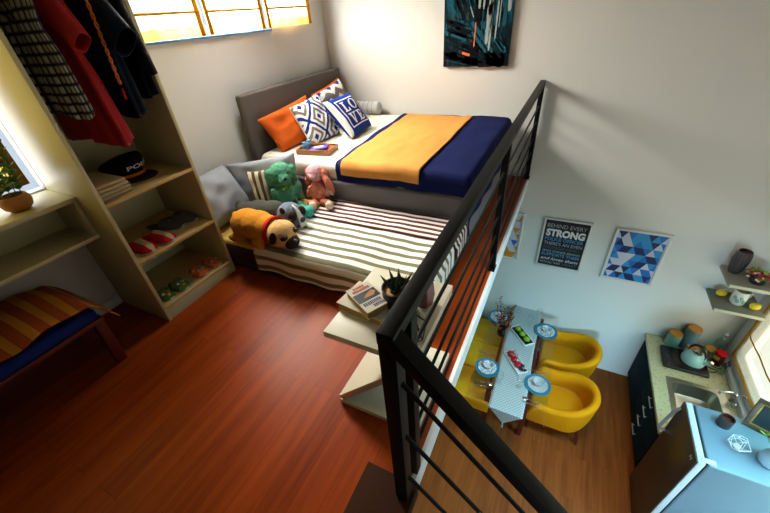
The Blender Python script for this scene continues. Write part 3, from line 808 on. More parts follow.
# serif capitals as outlines in a unit square each
LET = {'L': [(0, 0), (.9, 0), (.9, .34), (.80, .34), (.68, .09), (.42, .09), (.42, .91), (.56, .91), (.56, 1), (0, 1), (0, .91), (.14, .91), (.14, .09), (0, .09)],
       'V': [(.40, 0), (.55, 0), (.85, .91), (1, .91), (1, 1), (.58, 1), (.58, .91), (.71, .91), (.55, .36), (.37, .91), (.48, .91), (.48, 1), (0, 1), (0, .91), (.11, .91)],
       'E': [(0, 0), (.88, 0), (.92, .32), (.82, .32), (.70, .09), (.42, .09), (.42, .46), (.56, .46), (.60, .34), (.68, .34), (.68, .68), (.60, .68), (.56, .55), (.42, .55), (.42, .91), (.68, .91), (.76, .70), (.86, .70), (.86, 1), (0, 1), (0, .91), (.14, .91), (.14, .09), (0, .09)]}
def lov(u, v):
    e = min(u, 1 - u, v, 1 - v)
    if u < .085: return 1
    if .135 < e < .165: return 1
    for ch, u0, v0, w_, h_ in (('L', .25, .53, .23, .27), ('V', .235, .20, .28, .27), ('E', .55, .20, .23, .27)):
        a, c = (u - u0) / w_, (v - v0) / h_
        if 0 <= a <= 1 and 0 <= c <= 1 and inside(LET[ch], a, c): return 1
    a, c = (u - .655) / .135, (v - .665) / .14
    if a * a + c * c < 1 and (a / .52) ** 2 + (c / .86) ** 2 > 1: return 1
    return 0
m = MB(); m.cushion([(-1.885, 2.95, .645), (-1.905, 3.40, .645), (-2.17, 3.42, .965), (-2.17, 2.95, .965)], .15, n=110, matf=lov, seed=5, mats_back=0)
o = single('cushion', m, ['blue_cloth', 'white_cloth'], 'dark blue cushion lettered LOVE in white with a white border', 'cushion', GC, 180)
m = MB(); m.lathe((0, 0, 0), [(0, 0), (.055, 0), (.07, .012), (.073, .03), (.073, .33), (.07, .348), (.055, .36), (0, .36)], 24, mtx=Matrix.Rotation(PI / 2, 4, 'Y'))
for v in m.bm.verts: v.co = V((v.co.x - 2.42, v.co.y * .9 + 3.925, v.co.z + .70))
o = thing('bolster', 'light grey bolster lying against the back wall beside the cushions', 'bolster', (-2.24, 3.925, .628)); obj('cover', m, 'light_grey', o, 180)
m = MB()
for k in (.10, .16, .22, .28): m.tube([(-2.42 + k, 3.925 + .0665 * math.cos(a), .70 + .0735 * math.sin(a)) for a in [2 * PI * i / 24 for i in range(24)]], .0025, 5, closed=True)
obj('piping', m, 'taupe_cloth', o)

# tray with its things
TZ = .627; tc = V((-2.035, 2.575, TZ)); rz = Matrix.Rotation(.14, 3, 'Z')
def T(x, y, z=0): return tc + rz @ V((x, y, z))
ax = (rz @ V((1, 0, 0)), rz @ V((0, 1, 0)), V((0, 0, 1)))
t = thing('wooden_tray', 'small brown wooden tray on the edge of the mattress', 'tray', tc)
m = MB(); m.obox(T(0, 0, .006), ax, (.165, .105, .005), .001); obj('base', m, 'tray_wood', t)
for (x, y, hx, hy) in ((0, -.1, .165, .006), (0, .1, .165, .006), (-.159, 0, .006, .094), (.159, 0, .006, .094)):
    m = MB(); m.obox(T(x, y, .028), ax, (hx, hy, .017), .002); obj('rim', m, 'tray_wood', t)
for k, (x, y) in enumerate(((-.115, -.025), (-.105, .045))):
    bt = thing('small_bottle', ('small blue bottle at the front corner of the tray', 'small blue bottle at the back corner of the tray')[k], 'bottle', T(x, y, .0115), 'blue bottles on the tray')
    m = MB(); m.lathe(T(x, y, .0115), [(0, 0), (.024, 0), (.026, .004), (.026, .05), (.018, .06), (0, .06)], 18); obj('body', m, 'bottle_blue', bt)
    m = MB(); m.lathe(T(x, y, .0716), [(0, 0), (.018, 0), (.018, .018), (0, .018)], 16); obj('cap', m, 'bottle_blue', bt)
pk = thing('purple_packet', 'shiny purple packet lying in the wooden tray', 'packet', T(.03, .0, .012))
m = MB(); m.obox(T(.025, -.005, .030), (rz @ V((1, .25, .12)), rz @ V((-.25, 1, 0)), V((-.12, 0, 1))), (.085, .05, .014), .006); obj('pack', m, 'purple', pk)
m = MB(); m.obox(T(.02, -.005, .0455), (rz @ V((1, .25, .12)), rz @ V((-.25, 1, 0)), V((-.12, 0, 1))), (.045, .022, .0012)); obj('label_patch', m, 'ink_white', pk)
m = MB(); m.obox(T(.105, .03, .024), (rz @ V((1, -.3, 0)), rz @ V((.3, 1, 0)), V((0, 0, 1))), (.03, .055, .011), .003)
single('brown_box', m, 'orange', 'small orange brown box beside the purple packet in the tray', 'box')

# ------------------------------------------------------------------ trundle bed
b = thing('trundle_bed', 'low dark brown upholstered trundle bed pulled out beside the double bed', 'bed', (-1.6, 1.9, 0))
m = MB(); m.box(-2.72, -.56, 1.49, 2.325, .012, .215, .015, seg=3); obj('base', m, 'bed_dark', b)
m = MB(); m.box(-2.71, -.57, 1.495, 2.32, .2152, .262, .02, seg=3); obj('mattress', m, 'sheet_yellow', b)
m = MB(); m.grid(drape(-1.93, -.36, 1.30, 2.12, 0, 0, .279, 0, -.04, .0055, 1.482, -.552, 7), 100, 90, uvf=lambda a, c: (a * 1.57, 1.30 + c * .86))
o = single('olive_striped_blanket', m, 'olive_stripe', 'olive and white striped blanket over the front of the trundle bed', 'blanket', smooth=180); solid(o, .008, 1)
m = MB(); m.grid(drape(-1.80, -.40, 2.0, 2.325, 0, 0, .290, 0, 0, .003, 1.4, -.546, 9), 90, 30, uvf=lambda a, c: (a * 1.4, 2.0 + c * .33))
o = single('brown_striped_blanket', m, 'brown_stripe', 'maroon brown and white striped blanket along the double bed', 'blanket', smooth=180); solid(o, .008, 1)

# grey pillows and the plush toys
GP = 'grey quilted pillows on the trundle bed'
m = MB(); m.cushion([(-2.40, 1.455, .272), (-2.47, 2.0, .272), (-2.62, 1.97, .66), (-2.60, 1.455, .66)], .30, seed=11, wr=.014, pinch=.02, n=34)
o = single('grey_pillow', m, 'grey_pillow', 'grey quilted pillow standing against the wall beside the wardrobe', 'pillow', GP, 180)
m = MB(); m.cushion([(-2.55, 2.03, .272), (-2.05, 2.29, .272), (-2.07, 2.30, .71), (-2.66, 2.03, .64)], .14, seed=12, wr=.012, pinch=.07, n=34)
o = single('grey_pillow', m, 'grey_pillow', 'grey quilted pillow standing behind the plush toys', 'pillow', GP, 180)
m = MB(); m.cushion([(-2.31, 1.955, .278), (-2.19, 2.01, .278), (-2.27, 2.10, .605), (-2.41, 2.02, .605)], .07, seed=13, uvs=(.36, 1))
o = single('striped_cushion', m, 'cush_stripe', 'small brown and cream striped cushion leaning on the grey pillow', 'cushion', None, 180)

# green bear
bp = V((-2.07, 2.09, .285)); lean = V((-.05, .04, 0)); fwd = V((.82, -.57, 0)).normalized(); sd = V((.57, .82, 0))
t = thing('plush_bear', 'green plush bear sitting against the grey pillow', 'plush toy', bp)
def D(f_, s_, z): return bp + fwd * f_ + sd * s_ + V((0, 0, z)) + lean * (z / .2)
blob('body', [(D(0, 0, .09), (.085, .095, .10)), (D(0, 0, .16), (.07, .08, .08)), (D(.01, 0, .285), (.098, .104, .098)), (D(.09, 0, .265), (.05, .055, .045)),
              (D(.03, -.10, .13), (.035, .035, .085), (.3, .2, 0)), (D(.03, .10, .13), (.035, .035, .085), (-.3, .2, 0)),
              (D(.10, -.06, .035), (.07, .045, .04)), (D(.10, .06, .035), (.07, .045, .04)), (D(.19, -.07, .035), (.075, .042, .042)), (D(.20, .07, .035), (.085, .042, .042)),
              (D(.0, -.105, .265), (.035, .032, .085)), (D(.0, .105, .265), (.035, .032, .085))], 'green_fur', t, .01, .008)
for sg in (-1, 1):
    m = MB(); m.ell(D(.098, .042 * sg, .305), .009, sub=2); obj('eye', m, 'black', t)
    m = MB(); m.ell(D(.295, .005 + .078 * sg, .048), (.048, .048, .052)); obj('foot', m, 'teal_fur', t)
m = MB(); m.ell(D(.138, 0, .278), (.014, .018, .012), sub=2); obj('nose', m, 'dark_fur', t)
m = MB(); m.ell(D(.075, .0, .196), (.018, .024, .016)); m.ell(D(.078, .03, .188), (.016, .022, .014)); m.ell(D(.078, -.03, .188), (.016, .022, .014)); obj('bow', m, 'leaf_lime', t)

# pink bunny
bp = V((-1.845, 2.235, .295)); lean = V((-.03, .05, 0)); fwd = V((.35, -.94, 0)).normalized(); sd = V((.94, .35, 0))
t = thing('plush_bunny', 'pink plush bunny with long ears and coral body', 'plush toy', bp)
blob('body', [(D(0, 0, .08), (.07, .07, .085)), (D(0, 0, .15), (.055, .055, .06)), (D(.03, -.07, .11), (.025, .025, .07), (0, .5, 0)), (D(.03, .07, .11), (.025, .025, .07), (0, -.5, 0)),
              (D(.08, -.04, .03), (.06, .032, .03)), (D(.07, .08, .03), (.07, .032, .03))], 'coral_fur', t, .009, .006)
m = MB(); blob('head', [(D(0.01, 0, .255), (.078, .08, .076)), (D(.062, 0, .242), (.038, .05, .035))], 'pink_fur', t, .009, .004)
m = MB()
blob('ear', [(D(.02, .075, .235), (.03, .045, .06), (0, -.3, 0)), (D(.035, .115, .16), (.028, .05, .09), (0, -.35, .3))], 'coral_fur', t, .009, .004)
m = MB(); m.cushion([D(.055, .085, .09), D(.06, .15, .08), D(.05, .12, .23), D(.045, .085, .235)], .02, n=8); obj('ear_lining', m, 'cream_fur', t, 180)
blob('ear', [(D(-.01, -.07, .25), (.025, .035, .05), (0, .3, 0)), (D(-.02, -.085, .19), (.022, .035, .06), (0, .2, 0))], 'coral_fur', t, .009, .004)
for sg in (-1, 1):
    m = MB(); m.ell(D(.080, .03 * sg, .268), .006, sub=2); obj('eye', m, 'black', t)
m = MB(); m.ell(D(.099, 0, .252), (.008, .010, .006), sub=2); obj('nose', m, 'coral_fur', t)
for (f_, s_) in ((.15, -.02), (.145, .125)):
    m = MB(); m.ell(D(f_, s_, .036), (.036, .034, .042)); obj('foot', m, 'cream_fur', t)

# pug
bp = V((-1.86, 1.60, .275))
t = thing('plush_pug', 'tan plush pug dog with red collar lying on its belly', 'plush toy', bp)
def E(x, y, z): return bp + V((x, y, z))
blob('body', [(E(-.20, 0, .115), (.13, .125, .115)), (E(-.10, 0, .115), (.14, .125, .115)), (E(.0, 0, .105), (.13, .11, .105)), (E(-.02, -.115, .03), (.075, .032, .032), (0, 0, -.15)), (E(-.02, .115, .03), (.07, .032, .032)),
              (E(-.27, -.10, .03), (.06, .035, .03)), (E(-.32, .01, .16), (.03, .03, .03))], 'tan_fur', t, .011, .003)
blob('head', [(E(.15, -.02, .105), (.105, .112, .10)), (E(.20, -.03, .085), (.07, .085, .07))], 'pugface_fur', t, .010, .003)
m = MB(); m.lathe((0, 0, 0), [(.098, -.012), (.107, -.012), (.109, 0), (.107, .012), (.098, .012)], 40, mtx=Matrix.Rotation(PI / 2, 4, 'Y') )
for v in m.bm.verts: v.co = E(.062 + v.co.x, -.005 + v.co.y * 1.04, .106 + v.co.z * .98)
obj('collar', m, 'red', t)
m = MB(); m.ell(E(.250, -.04, .066), (.048, .062, .05)); obj('muzzle', m, 'dark_fur', t)
m = MB(); m.ell(E(.292, -.048, .092), (.013, .02, .012), sub=2); obj('nose', m, 'black', t)
for sg in (-1, 1):
    pe = MB(); pe.ell(E(.236, -.035 + .058 * sg, .128), (.026, .028, .024)); e = obj('eye_patch', pe, 'dark_fur', t)
    m = MB(); m.ell(E(.256, -.037 + .058 * sg, .138), (.011, .011, .011), sub=2); obj('eye', m, 'black', e)
    m = MB(); m.ell(E(.165, -.022 + .108 * sg, .128), (.030, .012, .048), (.25 * sg, .25, 0)); obj('ear', m, 'dark_fur', t, 180)
m = MB(); m.tube([E(.12, -.02, .206), E(.18, -.024, .199), E(.225, -.03, .168)], .004, 6); obj('forehead_seam', m, 'cream_fur', t)

# badger
bp = V((-1.95, 1.84, .275))
t = thing('plush_badger', 'grey plush badger with striped face lying behind the pug', 'plush toy', bp)
blob('body', [(E(-.28, -.06, .09), (.11, .10, .09)), (E(-.17, -.04, .10), (.13, .105, .10)), (E(-.05, -.01, .10), (.12, .10, .10)), (E(-.36, -.07, .13), (.035, .03, .06))], 'char_fur', t, .011, .003)
blob('head', [(E(.10, .005, .10), (.105, .105, .10)), (E(.17, .0, .075), (.06, .065, .06))], 'grey_fur', t, .010, .003)
def onhead(th, ph, k=1.02): return E(.10, .005, .10) + V((.105 * math.cos(ph) * math.cos(th), .105 * math.cos(ph) * math.sin(th), .10 * math.sin(ph))) * k
for (a, w_) in ((.0, .2),):
    m = MB(); m.grid(lambda u, v: onhead(-.12 + (u - .5) * (.20 + .30 * (1 - v)), -.55 + 1.65 * v, 1.06 if v > .4 else 1.06 + .42 * (1 - v / .4) * .9), 10, 20); solid(obj('face_stripe', m, 'white_cloth', t, 180), .006, 1)
for sg in (-1, 1):
    m = MB(); m.ell(onhead(-.1 + .55 * sg, .28, .99), (.032, .034, .040)); e = obj('eye_patch', m, 'dark_fur', t)
    m = MB(); m.ell(onhead(-.1 + .50 * sg, .38, 1.25), .009, sub=2); obj('eye', m, 'black', e)
    m = MB(); m.ell(onhead(.0 + 1.45 * sg, .75, 1.06), (.024, .014, .028)); obj('ear', m, 'dark_fur', t)
m = MB(); m.ell(E(.232, -.004, .082), (.018, .028, .022)); obj('nose', m, 'black', t)
# ------------------------------------------------------------------ zigzag side table and what stands on it
t = thing('zigzag_table', 'cream white Z shaped side table behind the railing', 'side table', (-.56, 1.03, 0))
TX0, TX1, TY0, TY1, TT = -.775, -.348, .79, 1.285, .535
m = MB(); m.box(TX0, TX1, TY0, TY1, TT - .034, TT, .002); obj('top_board', m, 'table_white', t)
m = MB(); m.box(TX0, TX1, TY0, TY1, 0.001, .034, .002); obj('bottom_board', m, 'table_white', t)
d = V((TX1 - TX0, 0, TT - .07)); L = d.length; d.normalize(); nn = V((0, 1, 0)).cross(d)
m = MB(); m.obox(V(((TX0 + TX1) / 2, (TY0 + TY1) / 2, (TT) / 2)), (d, (0, 1, 0), nn), (L / 2 - .012, (TY1 - TY0) / 2 - .0005, .016), .002); obj('diagonal_board', m, 'table_white', t)

def book(name, label, c, ang, L, W, z, th, cover, spine_side, group):
    b = thing(name, label, 'book', (c[0], c[1], z), group)
    ax = (V((math.cos(ang), math.sin(ang), 0)), V((-math.sin(ang), math.cos(ang), 0)), V((0, 0, 1))); O = V((c[0], c[1], z))
    m = MB(); m.obox(O + V((0, 0, th / 2)), ax, (L / 2 - .004, W / 2 - .004, th / 2 - .0025)); obj('pages', m, 'pages', b)
    m = MB()
    m.obox(O + V((0, 0, th - .0015)), ax, (L / 2, W / 2, .0014)); m.obox(O + V((0, 0, .0015)), ax, (L / 2, W / 2, .0014))
    obj('cover', m, cover[0], b)
    m = MB()
    if spine_side == 'x': m.obox(O + ax[0] * (-L / 2 - .001) + V((0, 0, th / 2)), ax, (.0022, W / 2, th / 2), .001)
    else: m.obox(O + ax[1] * (W / 2 + .001) + V((0, 0, th / 2)), ax, (L / 2, .0022, th / 2), .001)
    obj('spine', m, cover[1], b)
    return b, O, ax
book('hardback_book', 'large pale book with red spine lying underneath the paperback', (-.655, 1.005), -.13, .25, .175, TT + .0005, .040, ('paper', 'red'), 'x', 'books on the side table')
b, O, ax = book('paperback_book', 'thick paperback with red and blue lettering lying on the larger book', (-.652, .985), -.50, .185, .118, TT + .0415, .040, ('paper', 'paper'), 'y', 'books on the side table')
# cover marks: the lettering runs across the short side, its top at the -x end
zt_ = O + V((0, 0, .0402)); rx = ax[1]; ry = -ax[0]
def marks(m, rows, seed):
    R = random.Random(seed)
    for (v0, h, u0, u1) in rows:
        u = u0
        while u < u1:
            w = R.choice((.007, .009, .010)); k = R.random()
            P0 = zt_ + rx * u + ry * v0
            m.prism([(0, 0), (.0028, 0), (.0028, h), (0, h)], P0, rx, ry, .0006)
            m.prism([(w - .0036, 0), (w - .0012, 0), (w - .0012, h), (w - .0036, h)], P0, rx, ry, .0006)
            for q in ((0, .5, .82) if k < .5 else (.0, .42)): m.prism([(0, h * q), (w - .0015, h * q), (w - .0015, h * q + .0025), (0, h * q + .0025)], P0, rx, ry, .0006)
            u += w + .0022
m = MB(); marks(m, [(.068, .014, -.030, .018), (.046, .016, -.042, .036)], 5); obj('title_lettering', m, 'red', b, 0)
m = MB(); marks(m, [(-.056, .020, -.045, .040), (-.080, .018, -.010, .040)], 8); obj('author_lettering', m, 'blue_cloth', b, 0)
m = MB(); m.prism([(-.056, -.026), (.056, -.026), (.056, .036), (-.056, .036)], zt_, rx, ry, .0005); e = obj('cover_picture', m, 'picture_dark', b, 0)
m = MB(); m.prism([(-.02, -.006), (.03, -.01), (.05, .012), (.036, .026), (.0, .012)], zt_ + V((0, 0, .0006)), rx, ry, .0004); obj('picture_patch', m, 'pot_wood', e, 0)

AP = V((-.53, 1.045, TT + .0005))
p = thing('aloe_plant', 'small dark aloe plant in a black pot on the side table', 'plant', AP)
m = MB(); m.lathe(AP, [(0, 0), (.058, 0), (.064, .01), (.070, .125), (.065, .125), (.060, .105), (0, .105)], 32); obj('pot', m, 'pot_black', p)
m = MB(); m.lathe(AP, [(0, .112), (.03, .112), (.0645, .107)], 20); obj('soil', m, 'pot_wood', p)
lf = MB(); R = random.Random(4)
for i in range(17):
    a = i * 2.4; el = .35 + .08 * i; L = .10 - .002 * i
    d = V((math.cos(a) * math.cos(el), math.sin(a) * math.cos(el), math.sin(el)))
    o = AP + V((math.cos(a) * .012, math.sin(a) * .012, .108))
    s = d.cross(V((0, 0, 1))).normalized(); up = s.cross(d)
    pts = [o + d * (L * t) + up * (.018 * t * t) for t in (0, .25, .5, .75, 1)]
    lf.tube(pts, [.010, .0115, .009, .005, .0008], 6)
obj('leaves', lf, 'leaf_dark', p)

VP = V((-.435, 1.12, TT + .0005))
m = MB(); m.lathe(VP, [(0, 0), (.040, 0), (.052, .07), (.043, .16), (.028, .20), (.028, .205), (.022, .205), (.022, .18), (0, .17)], 7)
single('faceted_vase', m, 'mauve', 'faceted mauve vase standing by the railing on the side table', 'vase', None, 20)
m = MB(); W_ = V((-.405, .905, TT + .0005)); rr = [W_ + V((.045 * math.cos(2 * PI * k / 5), .045 * math.sin(2 * PI * k / 5), .004)) for k in range(5)]
up_ = [W_ + V((.062 * math.cos(2 * PI * (k + .5) / 5), .062 * math.sin(2 * PI * (k + .5) / 5), .075)) for k in range(5)]; tp = W_ + V((0, 0, .15))
for k in range(5):
    for a, c in ((rr[k], rr[(k + 1) % 5]), (rr[k], up_[k]), (rr[(k + 1) % 5], up_[k]), (up_[k], tp), (up_[k], up_[(k + 1) % 5])): m.tube([a, c], .0024, 6)
single('wire_terrarium', m, 'black_metal', 'black geometric wire ornament at the front of the side table', 'ornament')

# step board at the head of the stairs
m = MB(); m.box(-.50, -.262, -.4, .588, .002, .016, .004); m.box(-.279, -.262, -.4, .588, -.07, .004, .003)
single('step_board', m, 'mat_brown', 'dark brown step board at the foot of the railing corner', 'step')

# ------------------------------------------------------------------ railings
RX = -.304
r = thing('loft_railing', 'black metal railing along the open edge of the loft', 'railing', (RX, 2.3, 0), 'black metal railings')
m = MB(); m.box(RX - .029, RX + .022, .515, YB - .002, .945, .99, .004); obj('top_rail', m, 'black_metal', r)
for y in (.650, 2.20, YB - .045):
    m = MB(); m.box(RX - .022, RX + .022, y - .022, y + .022, .016 if y > .7 else .001, .945, .003); obj('post', m, 'black_metal', r)
m = MB(); m.box(RX - .026, RX + .026, 2.155, 2.245, -.0, .012, .002); m.box(RX - .03, RX + .03, YB - .09, YB - .004, .0, .012, .002); obj('base_plate', m, 'black_metal', r)
for z in (.765, .61, .45, .30, .145):
    m = MB(); m.cyl((RX, .65, z), (RX, YB - .03, z), .0075, n=10); obj('rod', m, 'black_metal', r)
r = thing('stair_railing', 'black metal railing sloping down along the stairs at the corner', 'railing', (RX, .54, 0), 'black metal railings')
SL = -1.12; XE = 1.62; sd_ = V((1, 0, SL)).normalized(); sn = V((-SL, 0, 1)).normalized()
p0 = V((RX + .0, .54, .967)); p1 = V((XE, .54, .967 + SL * (XE - RX)))
m = MB(); m.obox((p0 + p1) / 2, (sd_, (0, 1, 0), sn), ((p1 - p0).length / 2 + .012, .027, .021), .004); obj('top_rail', m, 'black_metal', r)
m = MB(); m.box(RX - .026, RX + .026, .514, .566, .0165, .955, .003); obj('post', m, 'black_metal', r)
m = MB(); m.box(XE - .025, XE + .025, .515, .565, ZG + .001, ZG + .92, .003); obj('post', m, 'black_metal', r)
for z in (.775, .485, .185):
    a = V((RX + .024, .54, z)); e = V((XE, .54, z + SL * (XE - RX)))
    m = MB(); m.cyl(a, e, .0078, n=10); obj('rod', m, 'black_metal', r)

# ------------------------------------------------------------------ pictures on the back wall
y = YB - .001
p = thing('canvas_painting', 'tall dark teal abstract canvas painting above the bed', 'painting', (-.985, YB, 1.12))
m = MB(); m.box(-1.31, -.655, YB - .035, y, 1.118, 1.98, .002); obj('canvas', m, 'ink_black', p)
m = MB(); m.grid(lambda u, v: V((-1.308 + .651 * u, YB - .0355 - .0015 * noise.noise(V((u * 20, v * 9, 0))), 1.12 + .858 * v)), 40, 50); obj('paint', m, 'painting', p, 180)
def strokes(m, lst, mi, dz):
    ux, uz = V((1, 0, 0)), V((0, 0, 1)); o = V((-1.31, YB - .0375 - dz, 1.118))
    R = random.Random(mi)
    for (x0, z0, x1, z1, w) in lst:
        a, c = V((x0 * .655, 0, z0 * .86)), V((x1 * .655, 0, z1 * .86)); d_ = (c - a); n_ = V((-d_.z, 0, d_.x)).normalized() * w * .655
        N = 14; pl = []
        for i in range(N + 1): q = a + d_ * (i / N) + n_ * (.5 + R.random() * .25) * (1 if 0 < i < N else .5); pl.append((q.x, q.z))
        for i in range(N, -1, -1): q = a + d_ * (i / N) - n_ * (.5 + R.random() * .25) * (1 if 0 < i < N else .5); pl.append((q.x, q.z))
        m.prism(pl, o, ux, uz, .0012, mi)
R = random.Random(31); S = {k: [] for k in ('pale', 'teal', 'dark', 'orange')}
for i in range(120):
    x, z = R.random() * .92 + .04, R.random() * .92 + .04; q = R.random(); w = .008 + .04 * R.random() ** 2
    if x > .52 and z > .38 + (x - .52) * -.2:      # pale upright strokes, upper right
        k = 'pale' if q < .5 else ('teal' if q < .8 else 'dark'); L = .12 + .34 * R.random(); S[k].append((x, max(.03, z - L / 2), x + .03 * L, min(.985, z + L / 2), w))
    elif x > .5:                                    # strokes running down to the lower right
        k = 'teal' if q < .45 and z > .22 else 'dark'; L = .18 + .22 * R.random(); S[k].append((max(.03, x - L / 2), min(.97, z + L * .45), min(.97, x + L / 2), max(.02, z - L * .45), w))
    elif z > .5:
        k = 'teal' if q < .35 else ('pale' if q < .45 else 'dark'); L = .1 + .15 * R.random(); S[k].append((max(.03, x - L * .25), min(.98, z + L / 2), min(.97, x + L * .3), z - L / 2, w))
    else:
        k = 'teal' if q < .12 else 'dark'; L = .16 + .2 * R.random(); S[k].append((max(.03, x - L / 2), z, min(.97, x + L / 2), max(.02, z - .25 * L), w))
S['orange'] = [(.30, .145, .42, .12, .028), (.475, .2, .485, .44, .010), (.13, .70, .17, .82, .012), (.55, .86, .56, .98, .010)]
S['teal'].append((.56, .44, .95, .14, .05)); S['dark'] += [(.50, .04, .52, .98, .09), (.30, .05, .95, .04, .10), (.68, .08, .94, .06, .14)]
m = MB()
for q, nm in enumerate(('dark', 'teal', 'pale', 'orange')): strokes(m, S[nm], q, .0004 * q)
obj('paint_strokes', m, ['paint_dark', 'paint_teal', 'paint_pale', 'cord_orange'], p, 0)

GF = 'framed posters on the back wall'
def frame(label, x0, x1, z0, z1, back='ink_white', bw=.022):
    f = thing('framed_poster', label, 'poster', ((x0 + x1) / 2, YB, z0), GF)
    m = MB()
    m.box(x0, x1, YB - .026, y, z0, z0 + bw, .002); m.box(x0, x1, YB - .026, y, z1 - bw, z1, .002)
    m.box(x0, x0 + bw, YB - .026, y, z0 + bw, z1 - bw, .002); m.box(x1 - bw, x1, YB - .026, y, z0 + bw, z1 - bw, .002)
    obj('frame', m, 'frame_white', f)
    m = MB(); m.box(x0 + bw, x1 - bw, YB - .014, YB - .003, z0 + bw, z1 - bw); obj('print', m, back, f, 0)
    return f
# lettered poster
x0, x1, z0, z1 = -.028, .478, -1.148, -.462
f = frame('black poster lettered BEHIND EVERY STRONG POLICE OFFICER in a white frame', x0, x1, z0, z1, 'ink_black')
ix0, iw = x0 + .045, x1 - x0 - .09
rows = [('BEHIND EVERY', -.585, .050, 'ink_grey', .0, 0), ('STRONG', -.705, .100, 'ink_white', .05, 0), ('POLICE OFFICER', -.765, .046, 'ink_blue', .02, 0), ("THERE'S AN EVEN", -.825, .044, 'ink_grey', .0, 0),
        ('STRONGER FAMILY', -.880, .036, 'ink_teal', 0, .2), ('WHO STANDS BEHIND', -.930, .030, 'ink_grey', 0, 0), ('SUPPORTS THEM', -.985, .042, 'ink_blue', .02, 0), ('and loves them', -1.045, .042, 'ink_white', 0, .35), ('WITH ALL THEIR', -1.096, .028, 'ink_grey', 0, 0)]
LM = ['ink_grey', 'ink_white', 'ink_blue', 'ink_teal']; m = MB()
for (s_, zz, h, mt, bo, sh) in rows:
    w_ = iw if s_ != 'WITH ALL THEIR' else iw * .56
    m.text(s_, (ix0, YB - .0142, zz), (1, 0, 0), (0, 0, 1), w_, h, LM.index(mt), bold=bo, shear=sh, ext=.0012)
m.text('HEART', (ix0 + iw * .62, YB - .0142, -1.096), (1, 0, 0), (0, 0, 1), iw * .38, .034, 3, ext=.0012)
obj('lettering', m, LM, f, 0)
# triangle posters
def tris(f, x0, x1, z0, z1, nx, nz, pal, pick):
    w, h = (x1 - x0) / nx, (z1 - z0) / nz; m = MB(); ks = list(pal)
    def clip(pl):
        for ax_, lim, sg in ((0, x0, 1), (0, x1, -1)):
            out = []
            for i in range(len(pl)):
                a, c = pl[i], pl[(i + 1) % len(pl)]; ia, ic = (a[ax_] - lim) * sg >= -1e-9, (c[ax_] - lim) * sg >= -1e-9
                if ia: out.append(a)
                if ia != ic:
                    k = (lim - a[ax_]) / (c[ax_] - a[ax_]); out.append((a[0] + (c[0] - a[0]) * k, a[1] + (c[1] - a[1]) * k))
            pl = out
            if len(pl) < 3: return None
        return pl
    for j in range(nz):
        for i in range(-1, 2 * nx + 1):
            xa = x0 + (i - 1) * w / 2; za, zb = z0 + j * h, z0 + (j + 1) * h
            up = (i + j) % 2 == 0
            pl = [(xa, za), (xa + w, za), (xa + w / 2, zb)] if up else [(xa, zb), (xa + w / 2, za), (xa + w, zb)]
            pl = clip(pl)
            if pl: m.prism(pl, (0, YB - .0142, 0), (1, 0, 0), (0, 0, 1), .0008, ks.index(pick(i, j)))
    obj('triangle_pattern', m, [pal[k] for k in ks], f, 0)
x0, x1, z0, z1 = .700, 1.212, -1.152, -.465
f = frame('blue and lilac triangle pattern poster in a white frame, beside the kitchen corner', x0, x1, z0, z1)
Mx = ['00312202', '31220032', '13001122', '22331023', '32131022', '13302202', '02132010']
g7 = ["LNLBCBCNCB", "BLNLBCCCNC", "LBNLLCBCCN", "CCBNNCNNBL", "NBCLLLCCBN", "CBLLLCBNNL", "BLNNLNCBLB", "NBLBNCNNCC"]
kk = {'N': 'tri_navy', 'B': 'tri_blue', 'C': 'tri_cyan', 'L': 'tri_lilac', 'G': 'tri_gold'}
tris(f, x0 + .03, x1 - .03, z0 + .03, z1 - .03, 5, 7, kk, lambda i, j: g7[7 - j - 0][(i + 1) % 10])
x0, x1, z0, z1 = -.755, -.250, -1.150, -.462
f = frame('gold and blue triangle pattern poster half hidden by the loft edge', x0, x1, z0, z1)
h7 = ["LLLLLLLLLL", "LGLLGLLBLG", "LLGLLGGLBL", "GLLBLLLBBL", "LGLLGLLGGL", "BLLGLLGGLL", "LGLBLLBGGL", "GLLGGLLLGG"]
tris(f, x0 + .03, x1 - .03, z0 + .03, z1 - .03, 5, 7, kk, lambda i, j: h7[7 - j - 0][(i + 1) % 10])

# ------------------------------------------------------------------ dining table
ZT = ZG + .78; GX0, GX1, GY0, GY1 = -.43, .405, 2.33, 4.02
t = thing('dining_table', 'glass topped dining table with dark red wooden frame', 'table', (0, 3.17, ZG))
m = MB(); m.box(GX0, GX1, GY0, GY1, ZT - .010, ZT, .003); obj('glass_top', m, 'glass_top', t)
for x in (-.215, .205):
    for yy in (2.62, 3.90):
        m = MB(); m.obox((x, yy, ZG + .375), ((1, 0, 0), (0, 1, 0), (0, 0, 1)), (.028, .028, .375), .003); obj('leg', m, 'redwood', t)
for x in (-.215, .205):
    m = MB(); m.box(x - .014, x + .014, 2.648, 3.872, ZT - .09, ZT - .030, .002); obj('side_rail', m, 'redwood', t)
for yy in (2.62, 3.90):
    m = MB(); m.box(-.187, .177, yy - .014, yy + .014, ZT - .09, ZT - .030, .002); obj('end_rail', m, 'redwood', t)

# bench with three yellow cushions on the loft side
b = thing('upholstered_bench', 'long yellow cushioned bench on the loft side of the dining table', 'bench', (-.40, 3.25, ZG))
m = MB(); m.box(-.66, -.19, 2.58, 3.98, ZG + .24, ZG + .33, .006); obj('seat_box', m, 'bench_yellow', b)
for k in range(3):
    ya = 2.565 + k * .47
    m = MB(); m.box(-.67, -.175, ya, ya + .462, ZG + .331, ZG + .45, .028, seg=3); obj('seat_cushion', m, 'bench_yellow', b)
for x in (-.62, -.23):
    for yy in (2.63, 3.93):
        m = MB(); m.cyl((x, yy, ZG), (x, yy, ZG + .24), .016, .022, 12); obj('leg', m, 'redwood', b)

